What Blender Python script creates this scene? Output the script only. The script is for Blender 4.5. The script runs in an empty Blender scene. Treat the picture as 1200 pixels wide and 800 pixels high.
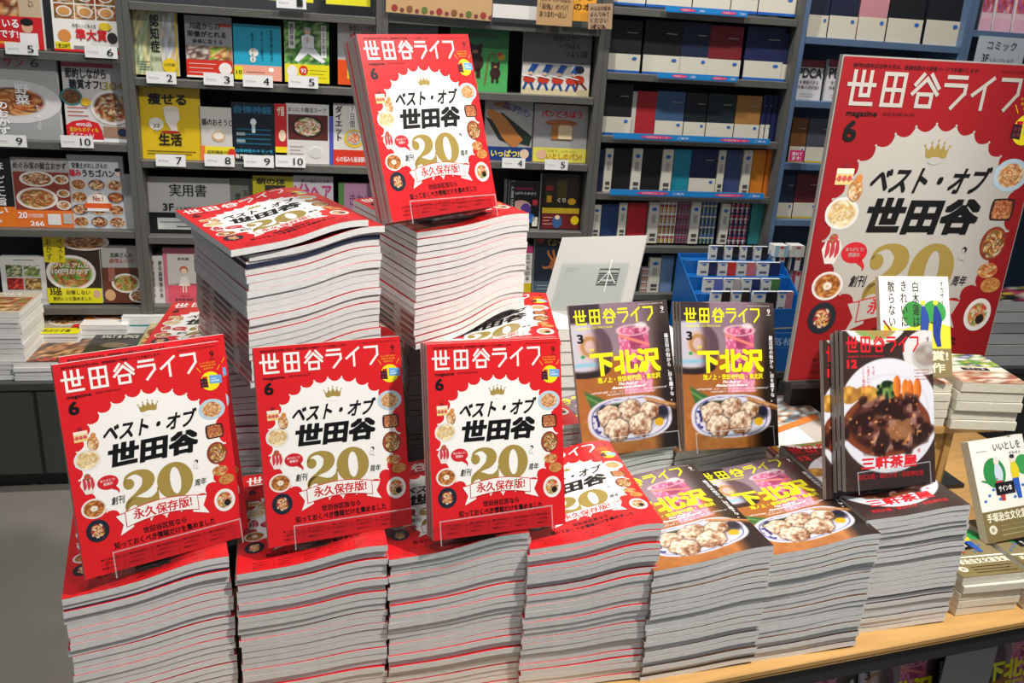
import bpy, bmesh, math, random
import numpy as np
from mathutils import Matrix, Vector
R_ = math.radians
SC = bpy.context.scene
COL = SC.collection
rnd = random.Random(7)

# ------------------------------------------------------------------ camera
EYE = 1.45
FPX, PITCH, ROLL = 1013.1, R_(19.55), R_(3.656)
cF = np.array([0, math.cos(PITCH), -math.sin(PITCH)]); _u = np.array([0, math.sin(PITCH), math.cos(PITCH)]); _r = np.array([1., 0, 0])
cR = math.cos(ROLL)*_r + math.sin(ROLL)*_u; cU = -math.sin(ROLL)*_r + math.cos(ROLL)*_u
cam = bpy.data.cameras.new('camera'); cam.sensor_width = 36; cam.lens = FPX/1200*36; cam.clip_start = .02
camo = bpy.data.objects.new('camera', cam); COL.objects.link(camo)
camo.matrix_world = Matrix(((cR[0], cU[0], -cF[0], 0), (cR[1], cU[1], -cF[1], 0), (cR[2], cU[2], -cF[2], EYE), (0, 0, 0, 1)))
SC.camera = camo

# ------------------------------------------------------------------ light
w = bpy.data.worlds.new('world'); SC.world = w; w.use_nodes = True
bg = w.node_tree.nodes['Background']; bg.inputs[0].default_value = (.80, .88, 1, 1); bg.inputs[1].default_value = .22
def spot(loc, target, power, size=70, blend=.5, radius=.05, color=(1, .96, .9)):
    l = bpy.data.lights.new('ceiling_spot', 'SPOT'); l.energy = power; l.spot_size = R_(size); l.spot_blend = blend
    l.shadow_soft_size = radius; l.color = color
    o = bpy.data.objects.new('ceiling_spot', l); COL.objects.link(o); o.location = loc
    o.rotation_euler = (Vector(target)-Vector(loc)).to_track_quat('-Z', 'Y').to_euler()
spot((1.30, .80, EYE+1.60), (-.1, 1.25, EYE-.6), 345, 75, .6, .05)
spot((-.5, .55, EYE+1.75), (-.2, 1.3, EYE-.7), 60, 75, .8, .12, (1, .97, .93))
spot((.5, .2, EYE+1.75), (.5, 1.4, EYE-.8), 60, 75, .8, .12, (1, .95, .87))
spot((1.0, 1.3, EYE+1.5), (.9, 1.5, EYE-.8), 25, 60, .8, .08, (1, .88, .7))
spot((-1.05, 2.28, EYE+1.3), (-1.15, 2.85, EYE-.5), 85, 120, .5, .03)
spot((.0, 2.48, EYE+1.3), (.0, 3.05, EYE-.5), 85, 120, .5, .03)
spot((1.1, 2.70, EYE+1.3), (1.0, 3.25, EYE-.5), 75, 120, .5, .03)
SC.view_settings.view_transform = 'Standard'; SC.view_settings.look = 'None'; SC.view_settings.gamma = 1
SC.view_settings.exposure = -0.14

# ------------------------------------------------------------------ helpers
def lin(c):
    if isinstance(c, str):
        c = tuple(int(c[i:i+2], 16)/255 for i in (0, 2, 4))
    a = np.asarray(c, float)
    return np.where(a <= .04045, a/12.92, ((np.clip(a, 0, 1)+.055)/1.055)**2.4)
def ray(x, y): return cF + cR*(x-600)/FPX - cU*(y-400)/FPX
def onz(x, y, z):                       # point of the level plane z (z relative to eye height)
    d = ray(x, y); p = d*z/d[2]; return np.array([p[0], p[1], p[2]+EYE])
SH_YAW = R_(12); SE = np.array([math.cos(SH_YAW), math.sin(SH_YAW), 0]); SN = np.array([-math.sin(SH_YAW), math.cos(SH_YAW), 0])
SD = 3.0*math.cos(SH_YAW)
def onS(x, y, t=0.):                    # (s, z) on the shelf plane set back by t
    d = ray(x, y); k = (SD+t)/np.dot(d, SN); p = d*k
    return float(np.dot(p, SE)), float(p[2]+EYE)

def node_mat(name, color='808080', rough=.5, noise=0., nscale=20., metallic=0., bump=0., stretch=None, spec=.5, coat=0.):
    m = bpy.data.materials.new(name); m.use_nodes = True; nt = m.node_tree; b = nt.nodes['Principled BSDF']
    c = lin(color); b.inputs['Roughness'].default_value = rough; b.inputs['Metallic'].default_value = metallic
    b.inputs['Specular IOR Level'].default_value = spec; b.inputs['Coat Weight'].default_value = coat
    tc = nt.nodes.new('ShaderNodeTexCoord'); mp = nt.nodes.new('ShaderNodeMapping'); nz = nt.nodes.new('ShaderNodeTexNoise')
    nt.links.new(tc.outputs['Object'], mp.inputs[0]); nt.links.new(mp.outputs[0], nz.inputs[0]); nz.inputs['Scale'].default_value = nscale
    nz.inputs['Detail'].default_value = 5
    if stretch: mp.inputs['Scale'].default_value = stretch
    r = nt.nodes.new('ShaderNodeValToRGB'); nt.links.new(nz.outputs[0], r.inputs[0])
    r.color_ramp.elements[0].position = .3; r.color_ramp.elements[1].position = .7
    r.color_ramp.elements[0].color = (*(c*(1-noise)), 1); r.color_ramp.elements[1].color = (*np.clip(c*(1+noise), 0, 1), 1)
    nt.links.new(r.outputs[0], b.inputs['Base Color'])
    if bump:
        bp = nt.nodes.new('ShaderNodeBump'); bp.inputs['Strength'].default_value = bump; bp.inputs['Distance'].default_value = .002
        nt.links.new(nz.outputs[0], bp.inputs['Height']); nt.links.new(bp.outputs[0], b.inputs['Normal'])
    return m
def print_mat(name, rough, coat=0.):
    m = bpy.data.materials.new(name); m.use_nodes = True; nt = m.node_tree; b = nt.nodes['Principled BSDF']
    a = nt.nodes.new('ShaderNodeAttribute'); a.attribute_name = 'Col'
    nz = nt.nodes.new('ShaderNodeTexNoise'); nz.inputs['Scale'].default_value = 6; tc = nt.nodes.new('ShaderNodeTexCoord')
    nt.links.new(tc.outputs['Object'], nz.inputs[0]); nt.links.new(a.outputs['Color'], b.inputs['Base Color'])
    bp = nt.nodes.new('ShaderNodeBump'); bp.inputs['Strength'].default_value = .12; bp.inputs['Distance'].default_value = .01
    nt.links.new(nz.outputs[0], bp.inputs['Height']); nt.links.new(bp.outputs[0], b.inputs['Normal'])
    b.inputs['Roughness'].default_value = rough; b.inputs['Coat Weight'].default_value = coat; b.inputs['Coat Roughness'].default_value = .12
    return m
M = {
 'print': print_mat('glossy_print', .32, .25), 'matte': print_mat('matte_print', .55, 0),
 'paper': node_mat('page_edges', 'e9e8e4', .7, .10, 60, stretch=(1, 1, 14), bump=.25),
 'paper2': node_mat('cream_page_edges', 'e6dfca', .7, .10, 60, stretch=(1, 1, 14), bump=.25),
 'grey': node_mat('grey_shelf_laminate', '5d5c57', .5, .05, 8), 'dark': node_mat('dark_shelf_back', '33373c', .6, .06, 6),
 'blue': node_mat('blue_grey_shelf_laminate', '5a7190', .45, .05, 8), 'bluedark': node_mat('blue_grey_shelf_back', '35475e', .55, .06, 6),
 'wood': node_mat('birch_plywood', 'c99b5d', .45, .16, 5, stretch=(1, 9, 9)), 'black': node_mat('black_laminate', '2b2b2b', .5, .08, 10),
 'floor': node_mat('polished_concrete', '77736a', .4, .14, 2.2, bump=.05), 'cab': node_mat('charcoal_cabinet', '3d3e3b', .5, .05, 5),
 'wall': node_mat('dark_wall', '4a4a48', .7, .05, 4), 'plastic': node_mat('white_board', 'a19e98', .45, .03, 5),
 'boxblue': node_mat('blue_printed_card', '1467b4', .35, .06, 10), 'rod': node_mat('steel_rod', 'b5b5b5', .25, .02, 5, metallic=1),
}
def clear_mat():
    m = bpy.data.materials.new('clear_acrylic'); m.use_nodes = True; nt = m.node_tree; nt.nodes.clear()
    o = nt.nodes.new('ShaderNodeOutputMaterial'); mx = nt.nodes.new('ShaderNodeMixShader'); t = nt.nodes.new('ShaderNodeBsdfTransparent')
    g = nt.nodes.new('ShaderNodeBsdfGlossy'); f = nt.nodes.new('ShaderNodeFresnel'); nz = nt.nodes.new('ShaderNodeTexNoise')
    t.inputs[0].default_value = (.93, .95, .95, 1); g.inputs['Roughness'].default_value = .06; f.inputs[0].default_value = 1.49
    bp = nt.nodes.new('ShaderNodeBump'); bp.inputs['Strength'].default_value = .05; nz.inputs['Scale'].default_value = 8
    nt.links.new(nz.outputs[0], bp.inputs['Height']); nt.links.new(bp.outputs[0], g.inputs['Normal'])
    ge = nt.nodes.new('ShaderNodeNewGeometry'); mu = nt.nodes.new('ShaderNodeMath'); mu.operation = 'MULTIPLY'; iv = nt.nodes.new('ShaderNodeMath'); iv.operation = 'SUBTRACT'; iv.inputs[0].default_value = .7
    nt.links.new(ge.outputs['Backfacing'], iv.inputs[1]); iv.use_clamp = True; nt.links.new(iv.outputs[0], mu.inputs[0]); nt.links.new(f.outputs[0], mu.inputs[1]); nt.links.new(mu.outputs[0], mx.inputs[0]); nt.links.new(t.outputs[0], mx.inputs[1]); nt.links.new(g.outputs[0], mx.inputs[2]); nt.links.new(mx.outputs[0], o.inputs[0])
    return m
M['clear'] = clear_mat()
M['edge'] = node_mat('acrylic_edge_glint', 'e6e8e8', .2, .03, 5)  # whitish see-through colour, a painted glint for the bright acrylic edges
_b = M['edge'].node_tree.nodes['Principled BSDF']; _b.inputs['Alpha'].default_value = .25

def tag(o, label=None, cat=None, group=None, kind=None):
    if label: o['label'] = label
    if cat: o['category'] = cat
    if group: o['group'] = group
    if kind: o['kind'] = kind
    return o
def link(name, me, parent=None, mw=None):
    o = bpy.data.objects.new(name, me); COL.objects.link(o)
    if parent: o.parent = parent
    if mw is not None: o.matrix_local = mw
    return o
def empty(name, mw, label, cat, group=None):
    o = bpy.data.objects.new(name, None); o.empty_display_size = .02; COL.objects.link(o); o.matrix_world = mw
    return tag(o, label, cat, group)
def frame(p, yaw, lean=0., roll=0.):    # x right, y up along the leaning face, z out of the face
    r = np.array([math.cos(yaw), math.sin(yaw), 0]); b = np.array([-math.sin(yaw), math.cos(yaw), 0])
    u = math.cos(lean)*np.array([0, 0, 1.])+math.sin(lean)*b
    r, u = math.cos(roll)*r+math.sin(roll)*u, math.cos(roll)*u-math.sin(roll)*r
    n = np.cross(r, u); return Matrix([[r[i], u[i], n[i], p[i]] for i in range(3)]+[[0, 0, 0, 1]])
def flat(p, yaw):                       # x right, y away, z up
    return Matrix.Translation(Vector(p)) @ Matrix.Rotation(yaw, 4, 'Z')
def boxes_mesh(name, bs, mat, bevel=0.):   # list of (x0,y0,z0,x1,y1,z1) in one mesh
    bm = bmesh.new()
    for (a, b, c, d, e, f) in bs:
        r = bmesh.ops.create_cube(bm, size=1, matrix=Matrix.Translation(((a+d)/2, (b+e)/2, (c+f)/2)) @ Matrix.Diagonal((abs(d-a), abs(e-b), abs(f-c), 1)))
    if bevel: bmesh.ops.bevel(bm, geom=bm.edges[:], offset=bevel, segments=1, affect='EDGES')
    me = bpy.data.meshes.new(name); bm.to_mesh(me); bm.free(); me.materials.append(M[mat] if isinstance(mat, str) else mat); return me
def ribbon_mesh(name, pts, th, x0, x1, mat):   # (y,z) polyline with thickness extruded along x
    vs, fs = [], []
    for i in range(len(pts)-1):
        a, b = np.array(pts[i]), np.array(pts[i+1]); d = (b-a)/np.linalg.norm(b-a); n = np.array([-d[1], d[0]])*th/2
        q = [a-n, b-n, b+n, a+n]; k = len(vs)
        for x in (x0, x1): vs += [(x, p[0], p[1]) for p in q]
        fs += [(k, k+1, k+2, k+3), (k+7, k+6, k+5, k+4)]+[(k+j, k+4+j, k+4+(j+1) % 4, k+(j+1) % 4) for j in range(4)]
    me = bpy.data.meshes.new(name); me.from_pydata(vs, [], fs); me.materials.append(M[mat]); return me

# ------------------------------------------------------------------ flat print: vector shapes and colour grids, in cover units 0..1
_tc = bpy.data.curves.new('lettering', 'FONT'); _to = bpy.data.objects.new('lettering', _tc); COL.objects.link(_to)
_tcache = {}
_m = [0]
def glyphs(s, bold, vert):
    k = (s, bold, vert)
    if k not in _tcache:
        _tc.body = '\n'.join(s) if vert else s; _tc.offset = 0; _tc.resolution_u = 2 if len(s) > 6 else 3
        _tc.align_x = 'CENTER' if vert else 'LEFT'; _tc.space_line = 1.0 if vert else 1
        dg = bpy.context.evaluated_depsgraph_get(); dg.update(); e = _to.evaluated_get(dg); me = e.to_mesh(); me.calc_loop_triangles()
        v = np.zeros(len(me.vertices)*3); me.vertices.foreach_get('co', v); v = v.reshape(-1, 3)[:, :2]
        t = np.zeros(len(me.loop_triangles)*3, np.int32); me.loop_triangles.foreach_get('vertices', t); t = t.reshape(-1, 3)
        if bold >= .01 and len(v):                       # heavier weight: the same strokes printed again beside themselves
            sh = [(-1, -1), (1, 1), (1, -1), (-1, 1)] if bold > .015 else [(-1, 0), (1, 0)]
            if bold > .032: sh += [(0, 0), (1, 0), (-1, 0), (0, 1), (0, -1)]
            m = len(v); _m[0] = m; t = np.vstack([t+m*i for i in range(len(sh))]); v = np.vstack([v+np.array(q)*bold for q in sh])
        if len(v): v = (v-v.min(0))/np.maximum(v.max(0)-v.min(0), 1e-6)
        # keep every triangle facing +z
        a, b, c = v[t[:, 0]], v[t[:, 1]], v[t[:, 2]]; ar = (b[:, 0]-a[:, 0])*(c[:, 1]-a[:, 1])-(b[:, 1]-a[:, 1])*(c[:, 0]-a[:, 0])
        t[ar < 0] = t[ar < 0][:, ::-1]; e.to_mesh_clear(); _tcache[k] = (v, t, _m[0] or len(v))
    return _tcache[k]
class Art:
    def __init__(s, W, H, bg='ffffff', dz=.00012, seed=1):
        s.W, s.H, s.dz = W, H, dz; s.v = []; s.f = []; s.c = []; s.n = 0; s.rg = np.random.RandomState(seed)
        if bg: s.rect(0, 0, 1, 1, bg, 0)
    def add(s, uv, faces, col, lay):
        uv = np.asarray(uv, float); z = np.full((len(uv), 1), lay*s.dz); s.v.append(np.hstack([uv*[s.W, s.H], z]))
        c = np.asarray(col, float); s.c.append(np.tile(c, (len(uv), 1)) if c.ndim == 1 else c)
        s.f += [tuple(int(i)+s.n for i in f) for f in faces]; s.n += len(uv)
    def poly(s, pts, col, lay=1):
        p = np.asarray(pts, float); a = np.sum(p[:, 0]*np.roll(p[:, 1], -1)-p[:, 1]*np.roll(p[:, 0], -1))
        if a < 0: p = p[::-1]
        s.add(p, [tuple(range(len(p)))], lin(col), lay)
    def rect(s, u0, v0, u1, v1, col, lay=1): s.poly([(u0, v0), (u1, v0), (u1, v1), (u0, v1)], col, lay)
    def ell(s, u, v, ru, rv, col, lay=1, n=24, rot=0):
        t = np.arange(n)*2*math.pi/n; x, y = ru*np.cos(t), rv*np.sin(t)*s.H/s.W
        s.poly(np.stack([u+x*math.cos(rot)-y*math.sin(rot), v+(x*math.sin(rot)+y*math.cos(rot))*s.W/s.H], 1), col, lay)
    def line(s, pts, wd, col, lay=2):                       # wd in units of cover width
        k = s.W/s.H
        for i_, (a, b) in enumerate(zip(pts[:-1], pts[1:])):
            a, b = np.array(a, float), np.array(b, float); d = (b-a)*[1, 1/k]; d /= max(np.linalg.norm(d), 1e-9); n = np.array([-d[1], d[0]*k])*wd/2; e = d*[1, k]*wd*.5
            s.k = getattr(s, 'k', 0)+1; s.poly([a-n-e, b-n+e, b+n+e, a+n-e], col, lay+.06*(s.k % 7))
    def vstroke(s, pts, col, lay=2):                        # (u, v, width) smooth swelling stroke
        P = np.array(pts, float); Q = np.vstack([2*P[0]-P[1], P, 2*P[-1]-P[-2]]); o = []
        for i in range(1, len(Q)-2):
            for t in np.linspace(0, 1, 7)[:-1]:
                a, b, c, d = Q[i-1:i+3]; o.append(.5*((2*b)+(-a+c)*t+(2*a-5*b+4*c-d)*t*t+(-a+3*b-3*c+d)*t**3))
        o.append(P[-1]); o = np.array(o); k = s.W/s.H; D = np.gradient(o[:, :2]*[1, 1/k], axis=0); D /= np.linalg.norm(D, axis=1)[:, None]+1e-9
        n = np.stack([-D[:, 1], D[:, 0]*k], 1)*o[:, 2:3]/2; uv = np.vstack([o[:, :2]-n, o[:, :2]+n]); m = len(o)
        s.add(uv, [(i, i+1, m+i+1, m+i) for i in range(m-1)], lin(col), lay)
    def T(s, t, u0, v0, u1, v1, col='111111', bold=.012, lay=3, shear=0., rot=0., vert=False):
        if v0 > v1: v0, v1 = v1, v0
        _m[0] = 0; g, f, mm = glyphs(t, bold, vert)
        if not len(g): return
        x = g.copy(); x[:, 0] += shear*(x[:, 1]-.5); uv = x*[u1-u0, v1-v0]+[u0, v0]
        if rot:
            k = s.W/s.H; c = np.array([(u0+u1)/2, (v0+v1)/2]); d = (uv-c)*[1, 1/k]; cr, sr = math.cos(rot), math.sin(rot)
            uv = np.stack([d[:, 0]*cr-d[:, 1]*sr, (d[:, 0]*sr+d[:, 1]*cr)*k], 1)+c
        n0 = s.n; s.add(uv, f, lin(col), lay); s.v[-1][:, 2] += (np.arange(len(uv))//max(mm, 1))*.05*s.dz
    def V(s, t, u, v0, v1, wd, col='111111', bold=.012, lay=3): s.T(t, u-wd/2, v0, u+wd/2, v1, col, bold, lay, vert=True)
    def disc(s, u, v, ru, rv, plate, pal, lay=2, inner=.78, nr=9, ns=26, core=None, square=False):
        """a dish photographed from above: rim in the plate's colour, mottled food inside"""
        pal = np.array([lin(p) for p in pal]); uv = [(u, v)]; c = [pal[0]]
        for i in range(1, nr+1):
            r = i/nr
            for j in range(ns):
                th = 2*math.pi*(j+.5*(i % 2)+(s.rg.rand()-.5)*.5*(r < inner))/ns; x, y = math.cos(th), math.sin(th)
                if square: q = max(abs(x), abs(y))**.8; x, y = x/q, y/q
                uv.append((u+ru*r*x, v+rv*r*y))
                if r > inner: c.append(lin(plate))
                elif core is not None and r < .3: c.append(lin(core)*(.85+.3*s.rg.rand()))
                else: c.append(pal[s.rg.randint(len(pal))]*(.75+.45*s.rg.rand()))
        f = [(0, 1+j, 1+(j+1) % ns) for j in range(ns)]
        for i in range(1, nr):
            a, b = 1+(i-1)*ns, 1+i*ns
            for j in range(ns): f.append((a+j, b+j, b+(j+1) % ns, a+(j+1) % ns))
        s.add(uv, f, np.clip(np.array(c), 0, 1), lay)
    def grid(s, u0, v0, u1, v1, nx, ny, fn, lay=1):          # a colour photograph printed as a fine grid
        U, Vv = np.meshgrid(np.linspace(0, 1, nx), np.linspace(0, 1, ny)); c = lin(np.clip(fn(U, Vv), 0, 1)).reshape(-1, 3)
        uv = np.stack([u0+U.ravel()*(u1-u0), v0+Vv.ravel()*(v1-v0)], 1)
        s.add(uv, [(j*nx+i, j*nx+i+1, (j+1)*nx+i+1, (j+1)*nx+i) for j in range(ny-1) for i in range(nx-1)], c, lay)
    def food(s, u0, v0, u1, v1, pal, lay=1, n=14):
        p = np.array([[int(c[i:i+2], 16)/255 for i in (0, 2, 4)] for c in pal]); 
        idx = s.rg.randint(len(pal), size=(n, n)); s.grid(u0, v0, u1, v1, n, n, lambda U, V: p[idx]*(.75+.4*s.rg.rand(n, n, 1)), lay)
    def mesh(s, name, mat='print'):
        me = bpy.data.meshes.new(name); me.from_pydata(np.vstack(s.v).tolist(), [], s.f); me.materials.append(M[mat])
        a = me.color_attributes.new('Col', 'FLOAT_COLOR', 'POINT'); c = np.vstack(s.c); a.data.foreach_set('color', np.hstack([c, np.ones((len(c), 1))]).ravel().astype(np.float32)); return me

def noise(shape_u, shape_v, nx, ny, rg):
    g = rg.rand(ny+1, nx+1); x = shape_u*nx*.9999; y = shape_v*ny*.9999; i, j = x.astype(int), y.astype(int); fx, fy = x-i, y-j; fx = fx*fx*(3-2*fx); fy = fy*fy*(3-2*fy)
    return (g[j, i]*(1-fx)+g[j, i+1]*fx)*(1-fy)+(g[j+1, i]*(1-fx)+g[j+1, i+1]*fx)*fy
def hexc(h): return np.array([int(h[i:i+2], 16)/255 for i in (0, 2, 4)])
def mix(img, m, c): m = np.clip(m, 0, 1)[..., None]; return img*(1-m)+(hexc(c) if isinstance(c, str) else c)*m
def soft(d, w): return np.clip(.5-d/w, 0, 1)
def el(U, V, u, v, ru, rv): return np.sqrt(((U-u)/ru)**2+((V-v)/rv)**2)-1

# masthead drawn from bars
MH = {'se': [[(.18, 1), (.18, .04), (.98, .04)], [(0, .62), (1, .62)], [(.5, 1), (.5, .3), (.82, .3), (.82, 1)]],
      'den': [[(.05, .98), (.95, .98), (.95, .03), (.05, .03), (.05, .98)], [(.5, .98), (.5, .03)], [(.05, .5), (.95, .5)]],
      'tani': [[(.33, 1), (.08, .7)], [(.66, 1), (1, .62)], [(.02, .42), (.5, .88), (.98, .42)], [(.24, .03), (.24, .4), (.78, .4), (.78, .03), (.24, .03)]],
      'ra': [[(.08, .97), (.92, .97)], [(.0, .72), (.97, .72), (.97, .48), (.45, .02)]],
      'i': [[(1, .98), (.0, .45)], [(.6, .7), (.6, .02)]], 'fu': [[(.0, .97), (.97, .97), (.97, .52), (.4, .02)]]}
def masthead(a, col, wd=.0155, lay=3):
    for k, x0, x1 in (('se', .041, .154), ('den', .194, .294), ('tani', .331, .448), ('ra', .48, .578), ('i', .615, .70), ('fu', .745, .834)):
        for st in MH[k]: a.line([(x0+(x1-x0)*p, .868+.092*q) for p, q in st], wd, col, lay)

def red_cover(W, H, red='dd1c22', white='f7f4ee', dz=.00012):
    a = Art(W, H, red, dz, 5); gold = 'a58d45'
    a.T('創刊20周年記念特大号は、感謝感謝の大増量ページでお届けします!', .045, .972, .62, .985, '1c0508', .01)
    a.T('SETAGAYA LIFE MAGAZINE No.81', .73, .977, .97, .983, '5a0a10', 0)
    masthead(a, white); a.T('magazine', .052, .832, .19, .852, '1a0a0a', .02); a.T('2022 JUNE No.81', .215, .838, .36, .85, '3a0a0a', .005)
    a.T('6', .052, .762, .112, .824, '120c0c', .03)
    a.T('9', .928, .925, .955, .958, '1a0a0a', .01); a.rect(.922, .915, .96, .918, '1a0a0a')
    a.T('ゼッタイ使えるよね', .853, .899, .955, .908, 'f4c21e', .01); a.T('世田谷区の本とお得', .858, .885, .955, .894, 'f4c21e', .01); a.T('読本付き', .875, .871, .94, .88, 'f4c21e', .01)
    a.line([(.835, .885), (.855, .862)], .004, 'f4c21e'); a.line([(.985, .885), (.965, .862)], .004, 'f4c21e')
    a.ell(.912, .812, .063, .047, 'f5e51c', 2)
    a.poly([(.845, .788), (.895, .782), (.893, .826), (.85, .83)], '2a1420', 3); a.poly([(.862, .826), (.893, .828), (.893, .838), (.862, .838)], 'c8142a', 3)
    for i in range(2):
        for j in range(2): a.rect(.852+.022*i, .79+.018*j, .869+.022*i, .803+.018*j, '6a2a3a', 4)
    a.poly([(.905, .8), (.985, .795), (.985, .835), (.908, .84)], '6aa8e0', 3); a.rect(.915, .808, .97, .813, 'dfeaf5', 4); a.rect(.915, .82, .95, .824, 'dfeaf5', 4)
    # scalloped burst
    cu, cv, ru, rv, n = .5, .51, .455, .312, 30; pts = []
    for k in range(n):
        t0, t1 = 2*math.pi*(k+.5)/n+.05, 2*math.pi*(k+1.5)/n+.05; p0 = np.array([cu+ru*math.cos(t0), cv+rv*math.sin(t0)]); p1 = np.array([cu+ru*math.cos(t1), cv+rv*math.sin(t1)])
        c = (p0+p1)/2; ctr = np.array([cu, cv]); inn = ctr+(c-ctr)*.935
        for s in np.linspace(0, 1, 7)[:-1]: pts.append((1-s)**2*p0+2*s*(1-s)*(inn*2-c)+s*s*p1)
    P = np.array(pts); a.add(np.vstack([[cu, cv], P]), [(0, i+1, (i+1) % len(P)+1) for i in range(len(P))], lin(white), 1)
    for k in range(n):
        t0 = 2*math.pi*(k+.5)/n+.05; a.ell(cu+ru*math.cos(t0), cv+rv*math.sin(t0), .0055, .0042, white, 1, 8)
    # crown
    a.poly([(.455, .722), (.478, .719), (.53, .719), (.553, .722), (.562, .755), (.545, .742), (.533, .762), (.52, .745), (.505, .768), (.49, .745), (.476, .762), (.464, .742), (.446, .755)], gold, 2)
    a.ell(.504, .712, .035, .012, white, 3, 14)
    for x, y in ((.444, .757), (.475, .766), (.505, .773), (.534, .766), (.564, .757)): a.ell(x, y, .005, .004, gold, 2, 8)
    a.T('ベスト・オブ', .225, .612, .787, .697, '0d0b0b', .028, 3, .06)
    a.T('世田谷', .228, .482, .785, .598, '0a0808', .05, 3, .05)
    # numerals
    def two(p): return [(.285+.215*x, .275+.178*y, .215*wd) for x, y, wd in p]
    a.ell(.325, .395, .033, .026, gold, 2, 18)
    a.vstroke(two([(.06, .72, .05), (.16, .88, .09), (.42, .95, .12), (.68, .84, .3), (.74, .68, .36), (.62, .5, .26), (.36, .36, .12), (.14, .22, .1), (.03, .02, .04)]), gold)
    a.vstroke(two([(.02, -.04, .03), (.12, .14, .2), (.32, .19, .24), (.6, .06, .34), (.82, .1, .3), (.95, .3, .07), (.97, .42, .05)]), gold)
    t = np.arange(32)*2*math.pi/32; o = np.stack([.606+.113*np.cos(t), .364+.09*np.sin(t)], 1); i_ = np.stack([.608+.034*np.cos(t), .364+.066*np.sin(t)], 1)
    a.add(np.vstack([o, i_]), [(k, (k+1) % 32, 32+(k+1) % 32, 32+k) for k in range(32)], lin(gold), 2)
    a.T('創刊', .213, .314, .29, .352, '151212', .016, 3, .1); a.T('周年', .725, .312, .80, .346, '151212', .016, 3, .1)
    a.ell(.752, .432, .013, .010, '2a2020', 3, 12); a.ell(.747, .428, .008, .007, white, 4, 10); a.ell(.742, .41, .014, .012, 'c8c8c8', 3, 12); a.ell(.742, .41, .010, .009, white, 4, 12); a.line([(.73, .405), (.76, .395)], .003, '777777')
    # ribbon
    for col, g, ly in (('c9202a', .004, 2), (white, 0, 3)):
        a.poly([(.224-g, .257+g), (.32, .268+g), (.32, .19), (.236-g, .163-g), (.262-g, .21)], col, ly)
        a.poly([(.79+g, .257+g), (.69, .268+g), (.69, .19), (.792+g, .166-g), (.76+g, .21)], col, ly)
    for col, g, ly in (('c9202a', .005, 4), (white, 0, 5)):
        xs = np.linspace(.282-g, .727+g, 12); yc = .232+.022*np.sin((xs-.28)/.45*math.pi); uv = np.vstack([np.stack([xs, yc-.034-g*.8], 1), np.stack([xs, yc+.034+g*.8], 1)])
        a.add(uv, [(k, k+1, 13+k, 12+k) for k in range(11)], lin(col), ly)
    a.T('永久保存版!', .325, .222, .69, .274, 'd2202c', .02, 6)
    a.T('世田谷区民なら', .37, .146, .64, .176, '140606', .02); a.T('知っておくべき情報だけを集めました', .19, .105, .82, .138, '140606', .02)
    for k in range(5):
        x = .10+k*.168
        for j, tx in enumerate(('食べるなら', 'いま行きたい', '世田谷カフェ')): a.T(tx, x+.01*(j % 2), .064-.021*j, x+.105-.008*j, .075-.021*j, '33080c', .005)
        if k: a.line([(x-.03, .02), (x-.03, .078)], .0015, '7a0c14')
    # speech bubble
    a.ell(.208, .425, .062, .034, 'd2202c', 2); a.vstroke([(.235, .40, .03), (.262, .38, .014), (.262, .366, .004)], 'd2202c')
    a.T('ありがとう!', .165, .43, .25, .442, white, .01); a.T('感謝の', .18, .412, .235, .426, white, .01)
    # dishes
    a.rect(.056, .635, .135, .678, 'f0cf86', 2); a.rect(.056, .668, .135, .684, 'f6ead2', 3); a.rect(.056, .65, .135, .655, 'd98a7a', 3)
    for k in range(3): a.ell(.073+.023*k, .655, .01, .009, 'd85a5a', 4, 10)
    a.ell(.095, .694, .014, .009, '8e1a2a', 3, 10)
    a.disc(.157, .618, .034, .036, 'c98a4e', ['e9b678', 'c68748', 'f5dfb8', 'a86432'], inner=.95, nr=5, ns=14); a.ell(.165, .655, .016, .013, 'd98c48', 4, 12)
    a.disc(.114, .548, .078, .05, 'e8e6e2', ['f0d9a4', 'e3b36c', 'e8cf9a', 'c8a468', 'f3e6cc'])
    a.poly([(.075, .39), (.12, .39), (.145, .44), (.13, .465), (.10, .478), (.065, .462), (.05, .435)], 'f0e2dd', 2); a.disc(.098, .47, .02, .016, 'b53a3a', ['c22a34', '6f8a3a', 'e84a50'], 4, .9, 3, 10)
    for x in (.075, .098, .12): a.vstroke([(x, .465, .012), (x+.003, .43, .02), (x-.003, .41, .006)], 'c83a44', 3)
    a.disc(.109, .318, .074, .047, 'efe9e1', ['c47a32', 'a85a20', 'dca25a', '8a4418'], core='f2e6cf')
    a.disc(.111, .212, .068, .053, '1c2430', ['e8b04a', 'b8283a', 'f2dfc0', '5a3018', 'e0a870', '7a1e28'], inner=.66)
    a.disc(.896, .672, .087, .052, 'b9cfdc', ['e6b078', 'c88448', 'f0d0a0', 'a86a3a'], inner=.72)
    a.disc(.895, .563, .06, .036, '2c1412', ['a8542e', 'c77a48', '8a3c1e', 'd89a68'], inner=.84, square=True)
    a.disc(.892, .452, .067, .056, '8e3424', ['d8a84a', '6a3a1e', 'e6d5a8', '8a6a3a', 'b05a2a'], inner=.82)
    for k in range(2): a.disc(.897+.035*k, .362-.05*k, .052, .026, 'c98a48', ['d89a54', 'a85a26', 'f0cf9a', 'c0522a'] if not k else ['c98440', 'a8622c', 'dca560'], inner=.95, nr=4, ns=16)
    a.disc(.902, .21, .07, .057, 'eeebe6', ['d8682e', 'e89a5a', '7ea04a', 'c83a2a', 'e6e0c0'], inner=.76); a.ell(.918, .195, .022, .017, '241818', 4, 12)
    return a

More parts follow.
